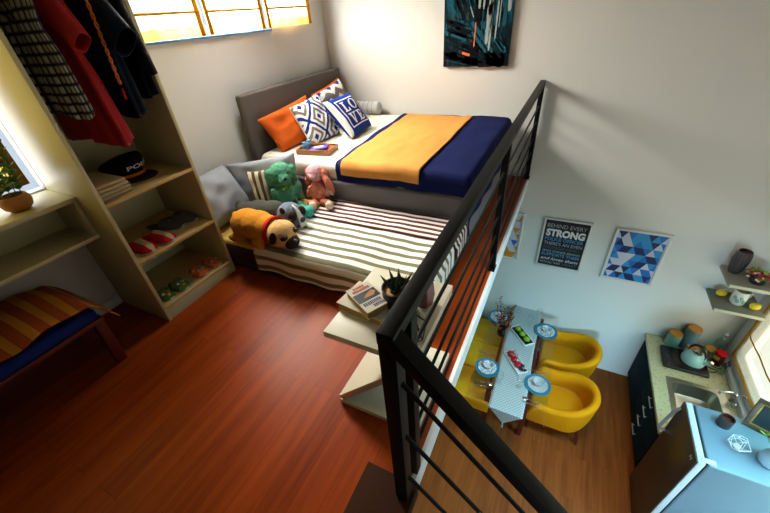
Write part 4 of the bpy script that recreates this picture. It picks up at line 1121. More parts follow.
# tub chairs
def tub(label, y0, xo=0.0):
    c = thing('tub_chair', label, 'chair', (.57 + xo, y0, ZG), 'yellow tub chairs at the dining table')
    hwid, xb, xf = .315, .935 + xo, .235 + xo; r = hwid; xc = xb - r
    path = []
    NS = 10
    for i in range(NS + 1): path.append((V((xf + (xc - xf) * i / NS, -r, 0)), V((0, -1, 0))))
    for i in range(1, 25):
        a = -PI / 2 + PI * i / 25; path.append((V((xc + r * math.cos(a), r * math.sin(a), 0)), V((math.cos(a), math.sin(a), 0))))
    for i in range(NS + 1): path.append((V((xc - (xc - xf) * i / NS, r, 0)), V((0, 1, 0))))
    N = len(path) - 1
    def hgt(k):
        t = abs(k / N - .5) * 2   # 0 back .. 1 arm front
        h = .735 - .12 * min(1, max(0, (t - .18) / .5)) ** 1.3
        if t > .90: h -= .16 * ((t - .90) / .10) ** 2
        return h
    def prof(k):
        h = hgt(k); pts = []
        t = abs(k / N - .5) * 2; th = .085 if t < .9 else .085 - .02 * (t - .9) * 10
        pts += [(-.115, .215), (-.075, .20), (-.055, .235), (-.018, .42), (-.004, h - .06)]
        for q in range(5): a = PI * q / 4; pts.append((-th / 2 + th / 2 * math.cos(a), h - .04 + .04 * math.sin(a)))
        pts += [(-th - .008, h - .08), (-th - .02, .46), (-th - .03, .30)]
        return pts
    PR = [prof(k) for k in range(N + 1)]; n = len(PR[0])
    m = MB(); Vv = []
    for k, (p, nr_) in enumerate(path):
        Vv.append([m.bm.verts.new(V((p.x, y0 + p.y, ZG)) + V((nr_.x, nr_.y, 0)) * o + V((0, 0, z))) for (o, z) in PR[k]])
    for k in range(N):
        for j in range(n): m.bm.faces.new((Vv[k][j], Vv[k][(j + 1) % n], Vv[k + 1][(j + 1) % n], Vv[k + 1][j]))
    m.bm.faces.new(Vv[0][::-1]); m.bm.faces.new(Vv[-1])
    o = obj('shell', m, 'chair', c, 180); subsurf(o, 1)
    def outl(s, x0):
        pts = [(x0, -s), (xc, -s)] + [(xc + s * math.cos(-PI / 2 + PI * i / 16), s * math.sin(-PI / 2 + PI * i / 16)) for i in range(1, 16)] + [(xc, s), (x0, s)]
        return pts
    t_ = bmesh.new(); pl = outl(.228, xf + .02); vs = [t_.verts.new((a, y0 + b_, ZG + .27)) for a, b_ in pl]; fc = t_.faces.new(vs)
    ex = bmesh.ops.extrude_face_region(t_, geom=[fc]); bmesh.ops.translate(t_, vec=(0, 0, .155), verts=[v for v in ex['geom'] if isinstance(v, bmesh.types.BMVert)])
    bmesh.ops.bevel(t_, geom=[e for e in t_.edges if all(v.co.z > ZG + .41 for v in e.verts)], offset=.035, segments=3, affect='EDGES', profile=.5)
    m = MB(); m._take(t_); obj('seat', m, 'chair', c, 50)
    m = MB(); m.prism(outl(.215, xf + .03), (0, y0, ZG + .205), (1, 0, 0), (0, 1, 0), .064); obj('base', m, 'chair', c)
    m = MB(); m.tube([V((a, y0 + b_, ZG + .422)) for a, b_ in outl(.205, xf + .05)], .005, 6, closed=True); obj('piping', m, 'mustard', c)
    for x in (xf + .06, xb - .13):
        for s in (-1, 1):
            m = MB(); m.cyl((x + (.03 if x > .6 + xo else -.01), y0 + s * .20, ZG), (x, y0 + s * .175, ZG + .21), .014, .024, 12); obj('leg', m, 'redwood', c)
    return c
tub('yellow tub armchair with low back at the near end of the table', 2.955)
tub('yellow tub armchair standing between the other chair and the back wall', 3.645, .02)

# runner with pointed tasselled end
def run(u, v):
    s = -.20 + 2.0 * v   # distance along, 0 at the near table edge (hang before it)
    x = (u - .5) * .36 + .005
    if s < 0:
        k = -s / .20; x = (u - .5) * .36 * (1 - k) + .005
        return V((x, GY0 - .006 - .006 * k, ZT + .0025 + s))
    return V((x + .006 * math.sin(s * 5), GY0 - .006 + s, ZT + .0025 + .0012 * math.sin(s * 23 + u * 4)))
m = MB(); m.grid(run, 12, 80, uvf=lambda a, c: (a * .36, c * 1.88))
t = thing('table_runner', 'pale grey lattice patterned table runner with tasselled pointed end', 'runner', (0, 3.1, ZT))
def run2(u, v): p = run(u, .0 + .94 * v); return p
o = obj('cloth', m, 'runner', t, 60); solid(o, .0018, 1)
for q in o.data.vertices: pass
m = MB(); m.ell((.005, GY0 - .012, ZT - .21), (.009, .009, .012)); m.cyl((.005, GY0 - .012, ZT - .215), (.005, GY0 - .012, ZT - .27), .007, .013, 10); obj('tassel', m, 'runner', t)

# plates
def setting(x, yy, wh, pat):
    z = ZT + .0006
    m = MB(); m.lathe((x, yy, z), [(0, 0), (.10, 0), (.135, .010), (.142, .014), (.140, .018), (.10, .006), (0, .005)], 48)
    single('charger_plate', m, 'teal_plate', 'teal charger plate ' + wh, 'plate', 'teal charger plates')
    m = MB(); m.lathe((x, yy, z + .0062), [(0, 0), (.075, 0), (.105, .012), (.108, .015), (.105, .017), (.075, .006), (0, .005)], 48)
    single('dinner_plate', m, pat, 'patterned white dinner plate ' + wh, 'plate', 'patterned dinner plates')
    m = MB(); m.lathe((x + .005, yy + .015, z + .0118), [(0, 0), (.030, 0), (.050, .022), (.060, .046), (.058, .048), (.047, .022), (.028, .006), (0, .006)], 40)
    single('small_bowl', m, 'plate_leaf' if pat == 'plate_leaf' else 'plate_stripe', 'patterned white bowl ' + wh, 'bowl', 'small patterned bowls')
setting(-.292, 2.815, 'at the near end of the bench', 'plate_leaf')
setting(-.335, 3.70, 'on the bench side behind the dried flowers', 'plate_leaf')
setting(.275, 2.80, 'in front of the near tub chair', 'plate_stripe')
setting(.275, 3.665, 'in front of the far tub chair', 'plate_leaf')
def cutlery(kind, label, x, yy, ang, group):
    c = thing(kind, label, kind, (x, yy, ZT), group); a = V((math.cos(ang), math.sin(ang), 0)); b_ = V((-a.y, a.x, 0)); O = V((x, yy, ZT + .001))
    m = MB(); m.obox(O - a * .04 + V((0, 0, .0035)), (a, b_, (0, 0, 1)), (.065, .0042, .0018), .001); obj('handle', m, 'chrome', c)
    m = MB()
    if kind == 'spoon': m.ell(O + a * .055 + V((0, 0, .006)), (.030, .019, .0045), (0, 0, ang))
    elif kind == 'fork':
        m.obox(O + a * .036 + V((0, 0, .004)), (a, b_, (0, 0, 1)), (.014, .011, .0016), .001)
        for q in (-.009, -.003, .003, .009): m.obox(O + a * .068 + b_ * q + V((0, 0, .004)), (a, b_, (0, 0, 1)), (.022, .0014, .0014))
    else: m.obox(O + a * .07 + V((0, 0, .003)), (a, b_, (0, 0, 1)), (.05, .008, .0012), .001)
    obj({'spoon': 'bowl', 'fork': 'tines', 'knife': 'blade'}[kind], m, 'chrome', c)
cutlery('spoon', 'steel spoon beside the plate at the near end of the bench', -.27, 2.60, .05, 'spoons on the table')
cutlery('fork', 'steel fork next to the spoon at the near end of the bench', -.30, 2.55, .02, 'forks on the table')
cutlery('knife', 'steel knife beyond the plate at the near end of the bench', -.325, 3.03, PI + .02, 'knives on the table')
cutlery('spoon', 'steel spoon at the near edge before the near tub chair', .23, 2.575, PI - .05, 'spoons on the table')
cutlery('fork', 'steel fork at the near edge before the near tub chair', .24, 2.525, PI - .05, 'forks on the table')
cutlery('knife', 'steel knife between the two tub chairs', .26, 2.985, 0.0, 'knives on the table')

# long dish with red apples
c0 = V((.0, 3.02, ZT + .006)); a_ = V((.62, -.78, 0)).normalized(); b_ = V((.78, .62, 0))
def longdish(name, label, c, a, b, L, W, hh, m1):
    t = thing(name, label, 'dish', c)
    m = MB(); m.obox(c + V((0, 0, .003)), (a, b, (0, 0, 1)), (L / 2, W / 2, .003), .001); obj('base', m, m1, t)
    m = MB()
    for s in (-1, 1):
        m.obox(c + b * (s * W / 2) + V((0, 0, hh / 2)), (a, (b + V((0, 0, s * .0))).normalized(), (0, 0, 1)), (L / 2, .004, hh / 2), .001)
        m.obox(c + a * (s * L / 2) + V((0, 0, hh / 2)), (a, b, (0, 0, 1)), (.004, W / 2, hh / 2), .001)
    obj('rim', m, 'dish_white', t); return t
longdish('fruit_dish', 'long white dish of red apples on the runner', c0, a_, b_, .33, .125, .026, 'dish_white')
AP_ = ('red apple at the far end of the white dish', 'red apple in the middle of the white dish', 'red apple beside the dark grapes in the dish')
for k in range(3):
    cc = c0 + a_ * (-.105 + .082 * k) - b_ * .012 + V((0, 0, .0065))
    t = thing('apple', AP_[k], 'apple', cc, 'red apples on the table')
    m = MB(); m.lathe(cc, [(0, .004), (.014, .0), (.030, .010), (.039, .032), (.036, .054), (.022, .066), (.008, .062), (0, .056)], 24); obj('fruit', m, 'apple', t)
    m = MB(); m.tube([cc + V((0, 0, .057)), cc + V((.004, .002, .078))], .0016, 6); obj('stem', m, 'dried', t)
cc = c0 + a_ * .115 + b_ * .012
m = MB(); R = random.Random(2)
for k in range(26):
    m.ell(cc + a_ * R.uniform(-.05, .04) + b_ * R.uniform(-.035, .035) + V((0, 0, .018 + .03 * R.random())), .0125, sub=2)
single('grape_bunch', m, 'grape', 'bunch of dark red grapes at the near end of the white dish', 'grapes', smooth=180)
m = MB(); m.cushion([c0 + a_ * -.15 + b_ * .03 + V((0, 0, .03)), c0 + a_ * -.03 + b_ * .045 + V((0, 0, .03)), c0 + a_ * -.04 + b_ * .085 + V((0, 0, .052)), c0 + a_ * -.14 + b_ * .085 + V((0, 0, .05))], .016, n=10)
single('striped_napkin', m, 'plate_stripe', 'folded striped napkin tucked beside the red apples', 'napkin', smooth=180)
# lime tray
c1 = V((.005, 3.48, ZT + .006)); a1 = V((.62, -.78, 0)).normalized() if False else V((.67, -.74, 0)).normalized(); b1 = V((.74, .67, 0))
longdish('lime_tray', 'long white rimmed black tray holding three limes', c1, a1, b1, .33, .13, .024, 'ink_black')
for k, lb in enumerate(('lime at the end of the tray beside the dried flowers', 'lime in the middle of the long tray', 'lime at the end of the tray towards the tub chairs')):
    cc = c1 + a1 * (-.095 + .095 * k) + V((0, 0, .006 + .033))
    m = MB(); m.ell(cc, (.042, .034, .033), (0, 0, -.8 + .3 * k)); m.ell(cc + a1 * .04, (.008, .008, .008), sub=2)
    single('lime', m, 'lime', lb, 'lime', 'limes in the long tray', 180)
# vase with dried flowers
VV = V((-.245, 3.40, ZT + .0045))
t = thing('flower_vase', 'dark glass vase of dried flowers beside the bench', 'vase', VV)
m = MB(); m.lathe(VV, [(0, 0), (.044, 0), (.052, .012), (.055, .07), (.046, .12), (.048, .14), (.044, .14), (.041, .12), (.049, .07), (.044, .012), (0, .008)], 28); obj('body', m, 'vase_dark', t)
st = MB(); lf = MB(); fl = MB(); R = random.Random(9)
for k in range(22):
    a = k * 2.4; sp = .03 + .13 * R.random(); H = .24 + .30 * R.random()
    p0_ = VV + V((math.cos(a) * .012, math.sin(a) * .012, .02)); p1_ = VV + V((math.cos(a) * sp, math.sin(a) * sp, H))
    mid = p0_.lerp(p1_, .5) + V((0, 0, .04)); st.tube([p0_, mid, p1_], .0022, 5)
    for q in range(7):
        o = mid.lerp(p1_, q / 6); aa = R.random() * 6.3
        if R.random() < .35: fl.ell(o + V((math.cos(aa), math.sin(aa), .3)) * .012, .011, sub=1)
        else: leaf(lf, o, (math.cos(aa), math.sin(aa), .5), (0, 0, 1), .034, .013, .2)
obj('stems', st, 'dried', t); obj('leaves', lf, 'dried', t, 60); obj('flowers', fl, 'dried_flower', t, 60)
# wine glasses
def wine(x, yy, lb):
    z = ZT + .0045 if abs(x) < .17 else ZT + .0006
    t = thing('wine_glass', lb, 'glass', (x, yy, z), 'clear wine glasses on the table')
    m = MB(); m.lathe((x, yy, z), [(0, 0), (.033, 0), (.033, .002), (.006, .006), (.004, .012), (.004, .075), (.010, .082), (0, .084)], 24); obj('stem', m, 'glass', t)
    m = MB(); m.lathe((x, yy, z), [(.004, .081), (.025, .092), (.038, .12), (.038, .15), (.031, .185), (.0295, .185), (.0365, .15), (.0365, .12), (.024, .094), (0, .085)], 28); obj('bowl', m, 'glass', t)
wine(-.105, 3.80, 'clear wine glass at the wall end of the runner, on the bench side')
wine(.065, 3.72, 'clear wine glass at the wall end of the runner, beyond the limes')
wine(.155, 3.86, 'clear wine glass close to the plate by the far tub chair')
wine(-.125, 2.66, 'clear wine glass at the near end of the runner, on the bench side')
wine(.085, 2.70, 'clear wine glass at the near end of the runner, by the near tub chair')

# ------------------------------------------------------------------ kitchen
ZCn = -1.863; KX = 1.405
k = thing('kitchen_cabinet', 'dark teal base cabinet with drawers under the worktop', 'cabinet', (1.77, 3.3, ZG))
m = MB()
m.box(KX + .02, 2.135, 2.68, 2.70, ZG + .08, ZCn - .041); m.box(KX + .02, 2.135, 4.008, 4.026, ZG + .08, ZCn - .041); m.box(2.115, 2.135, 2.70, 4.008, ZG + .08, ZCn - .041)
m.box(KX + .02, 2.115, 2.70, 4.008, ZG + .08, ZG + .1); m.box(KX + .02, KX + .04, 2.70, 4.008, ZG + .1, ZCn - .041); m.box(KX + .07, KX + .09, 2.69, 4.02, ZG, ZG + .08)
obj('body', m, 'cabinet', k)
DZ = [ZG + .09, ZG + .27, ZG + .45, ZG + .63, ZCn - .05]
for a, c in zip(DZ, DZ[1:]):
    m = MB(); m.box(KX, KX + .019, 2.70, 3.42, a + .003, c - .003, .002); dr = obj('drawer', m, 'cabinet', k)
    m = MB(); zz = (a + c) / 2; m.cyl((KX - .022, 3.02, zz), (KX - .022, 3.17, zz), .006, n=10)
    for yy in (3.035, 3.155): m.cyl((KX - .022, yy, zz), (KX + .002, yy, zz), .005, n=8)
    obj('handle', m, 'handle_pale', dr)
m = MB(); m.box(KX, KX + .019, 3.426, 4.015, ZG + .093, ZCn - .053, .002); dr = obj('door', m, 'cabinet', k)
m = MB(); m.box(KX - .002, KX + .0, 3.50, 3.94, ZG + .17, ZCn - .13, .001); obj('door_panel', m, 'cabinet', dr)
# worktop in one piece round the sink
SX0, SX1, SY0, SY1 = 1.515, 2.03, 2.74, 3.41
m = MB()
m.box(KX - .022, SX0 + .012, 2.66, 4.027, ZCn - .04, ZCn); m.box(SX1 - .012, 2.085, 2.66, 4.027, ZCn - .04, ZCn)
m.box(SX0 + .012, SX1 - .012, 2.66, SY0 + .012, ZCn - .04, ZCn); m.box(SX0 + .012, SX1 - .012, SY1 - .012, 4.027, ZCn - .04, ZCn)
single('worktop', m, 'counter', 'speckled beige kitchen worktop along the window wall', 'worktop', smooth=0)
m = MB(); m.box(2.086, 2.138, 2.62, 4.027, ZCn - .04, ZCn + .055, .003); struct('trim_3', m, 'wall')
t = thing('kitchen_sink', 'brushed steel sink set into the worktop', 'sink', (1.77, 3.07, ZCn))
m = MB(); z = ZCn
def rrect(x0, x1, y0, y1, r, n=6):
    o = []
    for (cx, cy, a0) in ((x1 - r, y1 - r, 0), (x0 + r, y1 - r, PI / 2), (x0 + r, y0 + r, PI), (x1 - r, y0 + r, 3 * PI / 2)):
        for i in range(n + 1): a = a0 + PI / 2 * i / n; o.append((cx + r * math.cos(a), cy + r * math.sin(a)))
    return o
rings = [(rrect(SX0, SX1, SY0, SY1, .02), z + .001), (rrect(SX0 + .004, SX1 - .004, SY0 + .004, SY1 - .004, .02), z + .008), (rrect(SX0 + .05, SX1 - .075, SY0 + .05, SY1 - .05, .07), z + .006), (rrect(SX0 + .058, SX1 - .083, SY0 + .058, SY1 - .058, .07), z - .01),
         (rrect(SX0 + .07, SX1 - .095, SY0 + .07, SY1 - .07, .07), z - .15), (rrect(SX0 + .10, SX1 - .125, SY0 + .10, SY1 - .10, .06), z - .17)]
RV = [[m.bm.verts.new((a, c, zz)) for a, c in pl] for pl, zz in rings]
for A, B in zip(RV, RV[1:]):
    for i in range(len(A)): m.bm.faces.new((A[i], A[(i + 1) % len(A)], B[(i + 1) % len(A)], B[i]))
m.bm.faces.new(RV[-1]); obj('basin', m, 'steel', t)
m = MB(); m.lathe((1.75, 3.08, z - .1695), [(0, .003), (.03, .003), (.042, .0), (.044, .004), (.03, .006), (0, .006)], 24); obj('drain', m, 'chrome', t)
t = thing('kitchen_tap', 'chrome tap reaching over the sink from the window wall', 'tap', (2.05, 3.26, ZCn))
m = MB(); m.cyl((2.052, 3.30, ZCn + .001), (2.052, 3.30, ZCn + .10), .018, .015); m.ell((2.052, 3.30, ZCn + .11), (.024, .024, .02)); obj('body', m, 'chrome', t)
m = MB(); m.tube([(2.052, 3.30, ZCn + .10), (2.02, 3.295, ZCn + .135), (1.97, 3.285, ZCn + .14), (1.925, 3.275, ZCn + .125), (1.915, 3.273, ZCn + .10)], [.013, .012, .011, .011, .012], 12); obj('spout', m, 'chrome', t)
m = MB(); m.cyl((2.052, 3.30, ZCn + .118), (2.105, 3.27, ZCn + .148), .008, .012); m.ell((2.108, 3.268, ZCn + .15), .014, sub=2); obj('lever', m, 'chrome', t)
m = MB(); m.cyl((2.052, 3.225, ZCn + .001), (2.052, 3.225, ZCn + .05), .014, .012); m.ell((2.052, 3.225, ZCn + .056), (.02, .02, .012)); obj('side_valve', m, 'chrome', t)

# hob, kettle
t = thing('induction_hob', 'flat black electric hob with red marks on the worktop', 'hob', (1.71, 3.67, ZCn))
m = MB(); m.box(1.505, 1.915, 3.525, 3.845, ZCn + .004, ZCn + .045, .012, seg=3); obj('body', m, 'black', t)
m = MB(); m.box(1.60, 1.905, 3.535, 3.835, ZCn + .0445, ZCn + .05, .003); obj('glass_plate', m, 'vase_dark', t)
m = MB()
for yy in (3.58, 3.635, 3.69, 3.745): m.cyl((1.55, yy, ZCn + .0448), (1.55, yy, ZCn + .0465), .010, n=14)
obj('control_marks', m, 'cup_dark', t)
m = MB(); m.cyl((1.552, 3.565, ZCn + .0448), (1.552, 3.565, ZCn + .0475), .011, n=14); obj('power_button', m, 'red', t)
KC = V((1.775, 3.685, ZCn + .0505))
t = thing('kettle', 'mint enamel kettle with black arched handle on the hob', 'kettle', KC)
m = MB(); m.lathe(KC, [(0, 0), (.092, 0), (.108, .012), (.112, .04), (.100, .085), (.070, .125), (.045, .14), (.043, .145), (0, .145)], 40); obj('body', m, 'kettle', t)
m = MB(); m.lathe(KC, [(.046, .1425), (.044, .152), (.02, .160), (0, .162)], 28); m.lathe(KC, [(.006, .16), (.006, .172), (.014, .178), (.012, .19), (0, .194)], 16); obj('lid', m, 'chrome', t)
m = MB(); hd = V((.72, -.69, 0)); m.tube([KC + hd * .085 + V((0, 0, .07)), KC + hd * .125 + V((0, 0, .10)), KC + hd * .14 + V((0, 0, .125))], [.026, .018, .014], 14); obj('spout', m, 'kettle', t)
m = MB(); m.cyl(KC + hd * .139 + V((0, 0, .122)), KC + hd * .152 + V((0, 0, .146)), .019, .016, 14); obj('spout_cap', m, 'chrome', t)
m = MB(); m.tube([KC + hd * (.085 * math.cos(a)) + V((0, 0, .115 + .125 * math.sin(a))) for a in [PI * (.0 + i / 16) for i in range(17)]], [.005] * 2 + [.012] * 13 + [.005] * 2, 10); obj('handle', m, 'black', t)

# tins, jars and bottles
def tin(name, label, x, yy, r, h, m1, lid, lh=.018, group='wooden lidded tins and jars'):
    t = thing(name, label, 'tin' if 'tin' in name else 'jar', (x, yy, ZCn), group)
    m = MB(); m.lathe((x, yy, ZCn + .0008), [(0, 0), (r * .97, 0), (r, .004), (r, h - .004), (r * .97, h), (0, h)], 36); obj('body', m, m1, t)
    m = MB(); m.lathe((x, yy, ZCn + .0009 + h), [(0, 0), (r * .96, 0), (r * .98, .003), (r * .98, lh - .003), (r * .95, lh), (0, lh)], 36); obj('lid', m, lid, t)
    return t
tin('storage_tin', 'sage green tin with wooden lid at the open end of the worktop', 1.627, 3.945, .068, .165, 'tin_teal', 'cork')
tin('storage_tin', 'tall blue grey tin with wooden lid behind the white jar', 1.765, 3.955, .068, .29, 'tin_blue', 'cork')
tin('storage_jar', 'short white jar with wooden lid behind the kettle', 1.80, 3.875, .062, .085, 'mug_white', 'cork')
tin('storage_jar', 'clear glass jar with wooden lid beside the kettle', 1.945, 3.87, .052, .13, 'glass_green', 'cork')
t = tin('preserve_jar', 'dark red preserve jar with bright red lid by the window', 2.02, 3.80, .05, .155, 'pickle', 'red', .02)
m = MB(); m.obox((1.982, 3.763, ZCn + .115), ((.707, -.707, 0), (.707, .707, 0), (0, 0, 1)), (.026, .004, .022)); obj('paper_label', m, 'cork', t)
t = thing('clip_top_bottle', 'tall clear glass bottle with wire clip in the corner', 'bottle', (2.035, 3.955, ZCn))
m = MB(); m.lathe((2.035, 3.955, ZCn + .001), [(0, 0), (.048, 0), (.05, .006), (.05, .20), (.030, .25), (.020, .27), (.020, .31), (.017, .31), (.017, .27), (.026, .248), (.046, .2), (.046, .008), (0, .006)], 32); obj('body', m, 'glass_green', t)
m = MB(); m.lathe((2.035, 3.955, ZCn + .311), [(0, 0), (.019, 0), (.021, .01), (.012, .022), (0, .024)], 18); obj('stopper', m, 'dish_white', t)
m = MB()
for s in (-1, 1): m.tube([(2.035 + .022 * s, 3.955, ZCn + .345), (2.035 + .03 * s, 3.945, ZCn + .315), (2.035 + .023 * s, 3.93, ZCn + .28)], .002, 6)
m.tube([(2.057, 3.93, ZCn + .28), (2.035, 3.922, ZCn + .275), (2.013, 3.93, ZCn + .28)], .002, 6); obj('wire_clip', m, 'chrome', t)
t = thing('utensil_cup', 'clear tumbler holding black handled utensils behind the sink', 'tumbler', (2.035, 3.66, ZCn))
m = MB(); m.lathe((2.035, 3.66, ZCn + .001), [(0, 0), (.034, 0), (.040, .10), (.038, .10), (.032, .006), (0, .005)], 28); obj('cup', m, 'glass_green', t)
for q, (dx, dy, lb) in enumerate(((.012, .008, 'black handled scissors nearer the red lidded jar'), (-.004, -.012, 'black handled scissors at the sink side of the tumbler'))):
    s = thing('scissors', lb, 'scissors', (2.035 + dx, 3.66 + dy, ZCn + .01), 'scissors in the tumbler')
    o = V((2.035 + dx * .5, 3.66 + dy * .5, ZCn + .012)); tp = o + V((dx * 1.6, dy * 1.6 + .004, .115))
    m = MB(); m.tube([o, tp], [.002, .004], 6); obj('blade', m, 'steel', s)
    m = MB()
    for sg in (-1, 1):
        cc = tp + V((dx * .3, sg * .017, .022)); m.tube([cc + V((.0, .015 * math.cos(a), .020 * math.sin(a))) for a in [2 * PI * i / 16 for i in range(16)]], .0048, 8, closed=True)
    obj('handle', m, 'black', s)
m = MB(); pts = [(1.90, 3.60, ZCn + .03), (1.955, 3.59, ZCn + .06), (1.985, 3.64, ZCn + .045), (1.97, 3.69, ZCn + .012), (1.93, 3.71, ZCn + .008), (1.925, 3.76, ZCn + .008), (2.0, 3.725, ZCn + .008), (2.06, 3.72, ZCn + .008)]
def smooth_path(p, n=6):
    p = [V(q) for q in p]; out = []
    for i in range(len(p) - 1):
        a, b_, c, d_ = p[max(0, i - 1)], p[i], p[i + 1], p[min(len(p) - 1, i + 2)]
        for j in range(n):
            t_ = j / n; out.append(.5 * ((2 * b_) + (c - a) * t_ + (2 * a - 5 * b_ + 4 * c - d_) * t_ ** 2 + (3 * b_ - a - 3 * c + d_) * t_ ** 3))
    return out + [p[-1]]
m.tube(smooth_path(pts), .005, 8); single('power_cord', m, 'black', 'looped black power cord of the hob', 'cord')

# wall shelves
for (zz, lb) in ((-.72, 'upper grey wall shelf carrying the dark vase and flower pot'), (-1.03, 'lower grey wall shelf with lemons on it')):
    t = thing('wall_shelf', lb, 'shelf', (1.9, 3.86, zz - .035), 'grey shelves in the kitchen corner')
    m = MB(); m.box(1.685, 2.137 if zz > -1 else 2.075, 3.69, 4.028, zz - .034, zz, .002); obj('board', m, 'shelf_grey', t)
    m = MB(); m.box(1.685, 2.137 if zz > -1 else 2.075, 3.684, 3.6905, zz - .034, zz, .001); obj('front_edge', m, 'shelf_edge', t)
def on_shelf(zz): return zz + .0008
z = on_shelf(-.72)
t = thing('ribbed_vase', 'tall dark ribbed vase on the upper shelf', 'vase', (1.765, 3.93, z))
def rv(u, v):
    pr = [(.040, 0), (.056, .06), (.064, .14), (.060, .21), (.050, .245)]; q = v * 4; i = min(3, int(q)); kq = q - i
    r = (pr[i][0] * (1 - kq) + pr[i + 1][0] * kq) * (1 + .035 * math.cos(2 * PI * u * 18)); zq = pr[i][1] * (1 - kq) + pr[i + 1][1] * kq
    return V((1.765 + r * math.cos(2 * PI * u), 3.93 + r * math.sin(2 * PI * u), z + zq))
m = MB(); m.grid(rv, 108, 20, closeu=True); o = obj('body', m, 'cup_dark', t, 60); solid(o, .005)
m = MB(); m.lathe((1.765, 3.93, z), [(0, .001), (.039, .001), (.039, .006), (0, .006)], 24); obj('foot', m, 'cup_dark', t)
m = MB(); m.lathe((1.765, 3.93, z), [(0, .215), (.052, .215), (.052, .218), (0, .218)], 24); obj('inside', m, 'cup_in', t)
FP = V((1.90, 3.80, z))
t = thing('flower_pot', 'dark bowl of pink and red flowers on the upper shelf', 'flower pot', FP)
m = MB(); m.lathe(FP, [(0, 0), (.045, 0), (.060, .02), (.066, .05), (.060, .056), (.05, .05), (0, .048)], 32); obj('bowl', m, 'pot_black', t)
lf = MB(); f1 = MB(); f2 = MB(); R = random.Random(12)
for i in range(110):
    a = R.random() * 6.28; el = R.random() ** .6 * 1.4; d_ = V((math.cos(a) * math.cos(el), math.sin(a) * math.cos(el), math.sin(el) * .6 + .1))
    o = FP + V((0, 0, .045)) + d_ * (.055 + .045 * R.random())
    q = R.random()
    if q < .55: leaf(lf, o, d_, (0, 0, 1), .04, .026, .35)
    else: (f1 if q < .78 else f2).ell(o + d_ * .01, (.0155, .0155, .012), sub=1)
obj('leaves', lf, 'leaf_lime', t, 60); obj('red_flowers', f1, 'petal_red', t, 60); obj('pink_flowers', f2, 'petal_pink', t, 60)
z = on_shelf(-1.03)
for (x, yy, lb) in ((1.775, 3.93, 'yellow lemon lying beside the white jug, away from the window'), (2.01, 3.80, 'yellow lemon at the window end of the lower shelf')):
    m = MB(); m.ell((x, yy, z + .036), (.05, .038, .036), (0, 0, .5)); m.ell((x + .045, yy + .024, z + .036), (.012, .01, .01), sub=2); m.ell((x - .045, yy - .024, z + .036), (.008, .008, .008), sub=2)
    single('lemon', m, 'lemon', lb, 'lemon', 'lemons on the lower shelf', 180)
t = thing('white_jug', 'white jug with green leaf print on the lower shelf', 'jug', (1.885, 3.85, z))
m = MB(); m.lathe((1.885, 3.85, z), [(0, 0), (.046, 0), (.058, .02), (.062, .08), (.058, .15), (.060, .165), (.056, .165), (.054, .15), (.057, .08), (.052, .022), (0, .01)], 36); obj('body', m, 'mug_white', t)
m = MB()
for (a, h) in ((-1.9, .06), (-1.5, .09), (-2.3, .09), (-1.1, .055)):
    c = V((1.885, 3.85, z + h)); n_ = V((math.cos(a), math.sin(a), 0)); leaf(m, c + n_ * .0635 - V((0, 0, .02)), (n_.y * .3, -n_.x * .3, 1), n_, .05, .03, 0)
solid(obj('leaf_print', m, 'tin_teal', t, 60), .0015)
m = MB(); m.tube([(1.942, 3.87, z + .14), (1.975, 3.885, z + .13), (1.978, 3.886, z + .08), (1.945, 3.872, z + .05)], .006, 8); obj('handle', m, 'mug_white', t)

# ------------------------------------------------------------------ fridge and what stands on it
FX0, FX1, FY0, FY1, FT = 1.365, 2.10, 2.06, 2.60, -1.27
t = thing('refrigerator', 'refrigerator with dark steel door at the end of the worktop', 'refrigerator', (1.73, 2.33, ZG))
m = MB(); m.box(FX0 + .075, FX1, FY0, FY1, ZG + .02, FT, .012, seg=3); obj('body', m, 'fridge_body', t)
m = MB(); m.box(FX0 + .058, FX0 + .0745, FY0 + .012, FY1 - .012, ZG + .03, FT - .012); obj('gasket', m, 'rubber', t)
m = MB(); m.box(FX0 + .012, FX0 + .058, FY0, FY1, ZG + .03, FT, .006); dr = obj('door', m, 'fridge_light', t)
m = MB(); m.box(FX0, FX0 + .0115, FY0 + .001, FY1 - .001, ZG + .031, FT - .004, .004); obj('door_skin', m, 'fridge_door', dr)
m = MB(); hp = [(FX0 + .002, FY1 - .03, FT - .06), (FX0 - .022, FY1 - .028, FT - .12), (FX0 - .038, FY1 - .025, FT - .24), (FX0 - .050, FY1 - .022, FT - .38), (FX0 - .050, FY1 - .022, FT - .42), (FX0 + .002, FY1 - .024, FT - .43)]
m.tube(smooth_path(hp, 4), .013, 10); obj('handle', m, 'handle_grey', dr)
m = MB(); m.box(FX0 - .001, FX0, FY0 + .075, FY0 + .085, FT - .085, FT - .055); m.box(FX0 - .001, FX0, FY0 + .055, FY0 + .062, FT - .09, FT - .05); obj('badge', m, 'fridge_light', dr)
m = MB(); m.box(FX0 + .03, FX0 + .12, FY0 + .012, FY0 + .05, FT + .0005, FT + .008, .003); obj('hinge_cover', m, 'fridge_light', t)
for x in (FX0 + .12, FX1 - .06):
    for yy in (FY0 + .05, FY1 - .05):
        m = MB(); m.cyl((x, yy, ZG), (x, yy, ZG + .022), .02, n=12); obj('foot', m, 'black', t)
z = FT + .0008
t = thing('dark_cup', 'dark round ceramic cup on the refrigerator', 'cup', (1.60, 2.475, z))
m = MB(); m.lathe((1.60, 2.475, z), [(0, 0), (.044, 0), (.047, .004), (.047, .092), (.042, .092), (.042, .012), (0, .010)], 32); obj('body', m, 'cup_dark', t)
m = MB(); m.lathe((1.60, 2.475, z), [(0, .055), (.0415, .055), (.0415, .0885)], 28); obj('inside', m, 'cup_in', t)
WC = V((1.645, 2.30, z)); t = thing('wire_tealight_holder', 'white geometric wire holder with candle on the refrigerator', 'candle holder', WC)
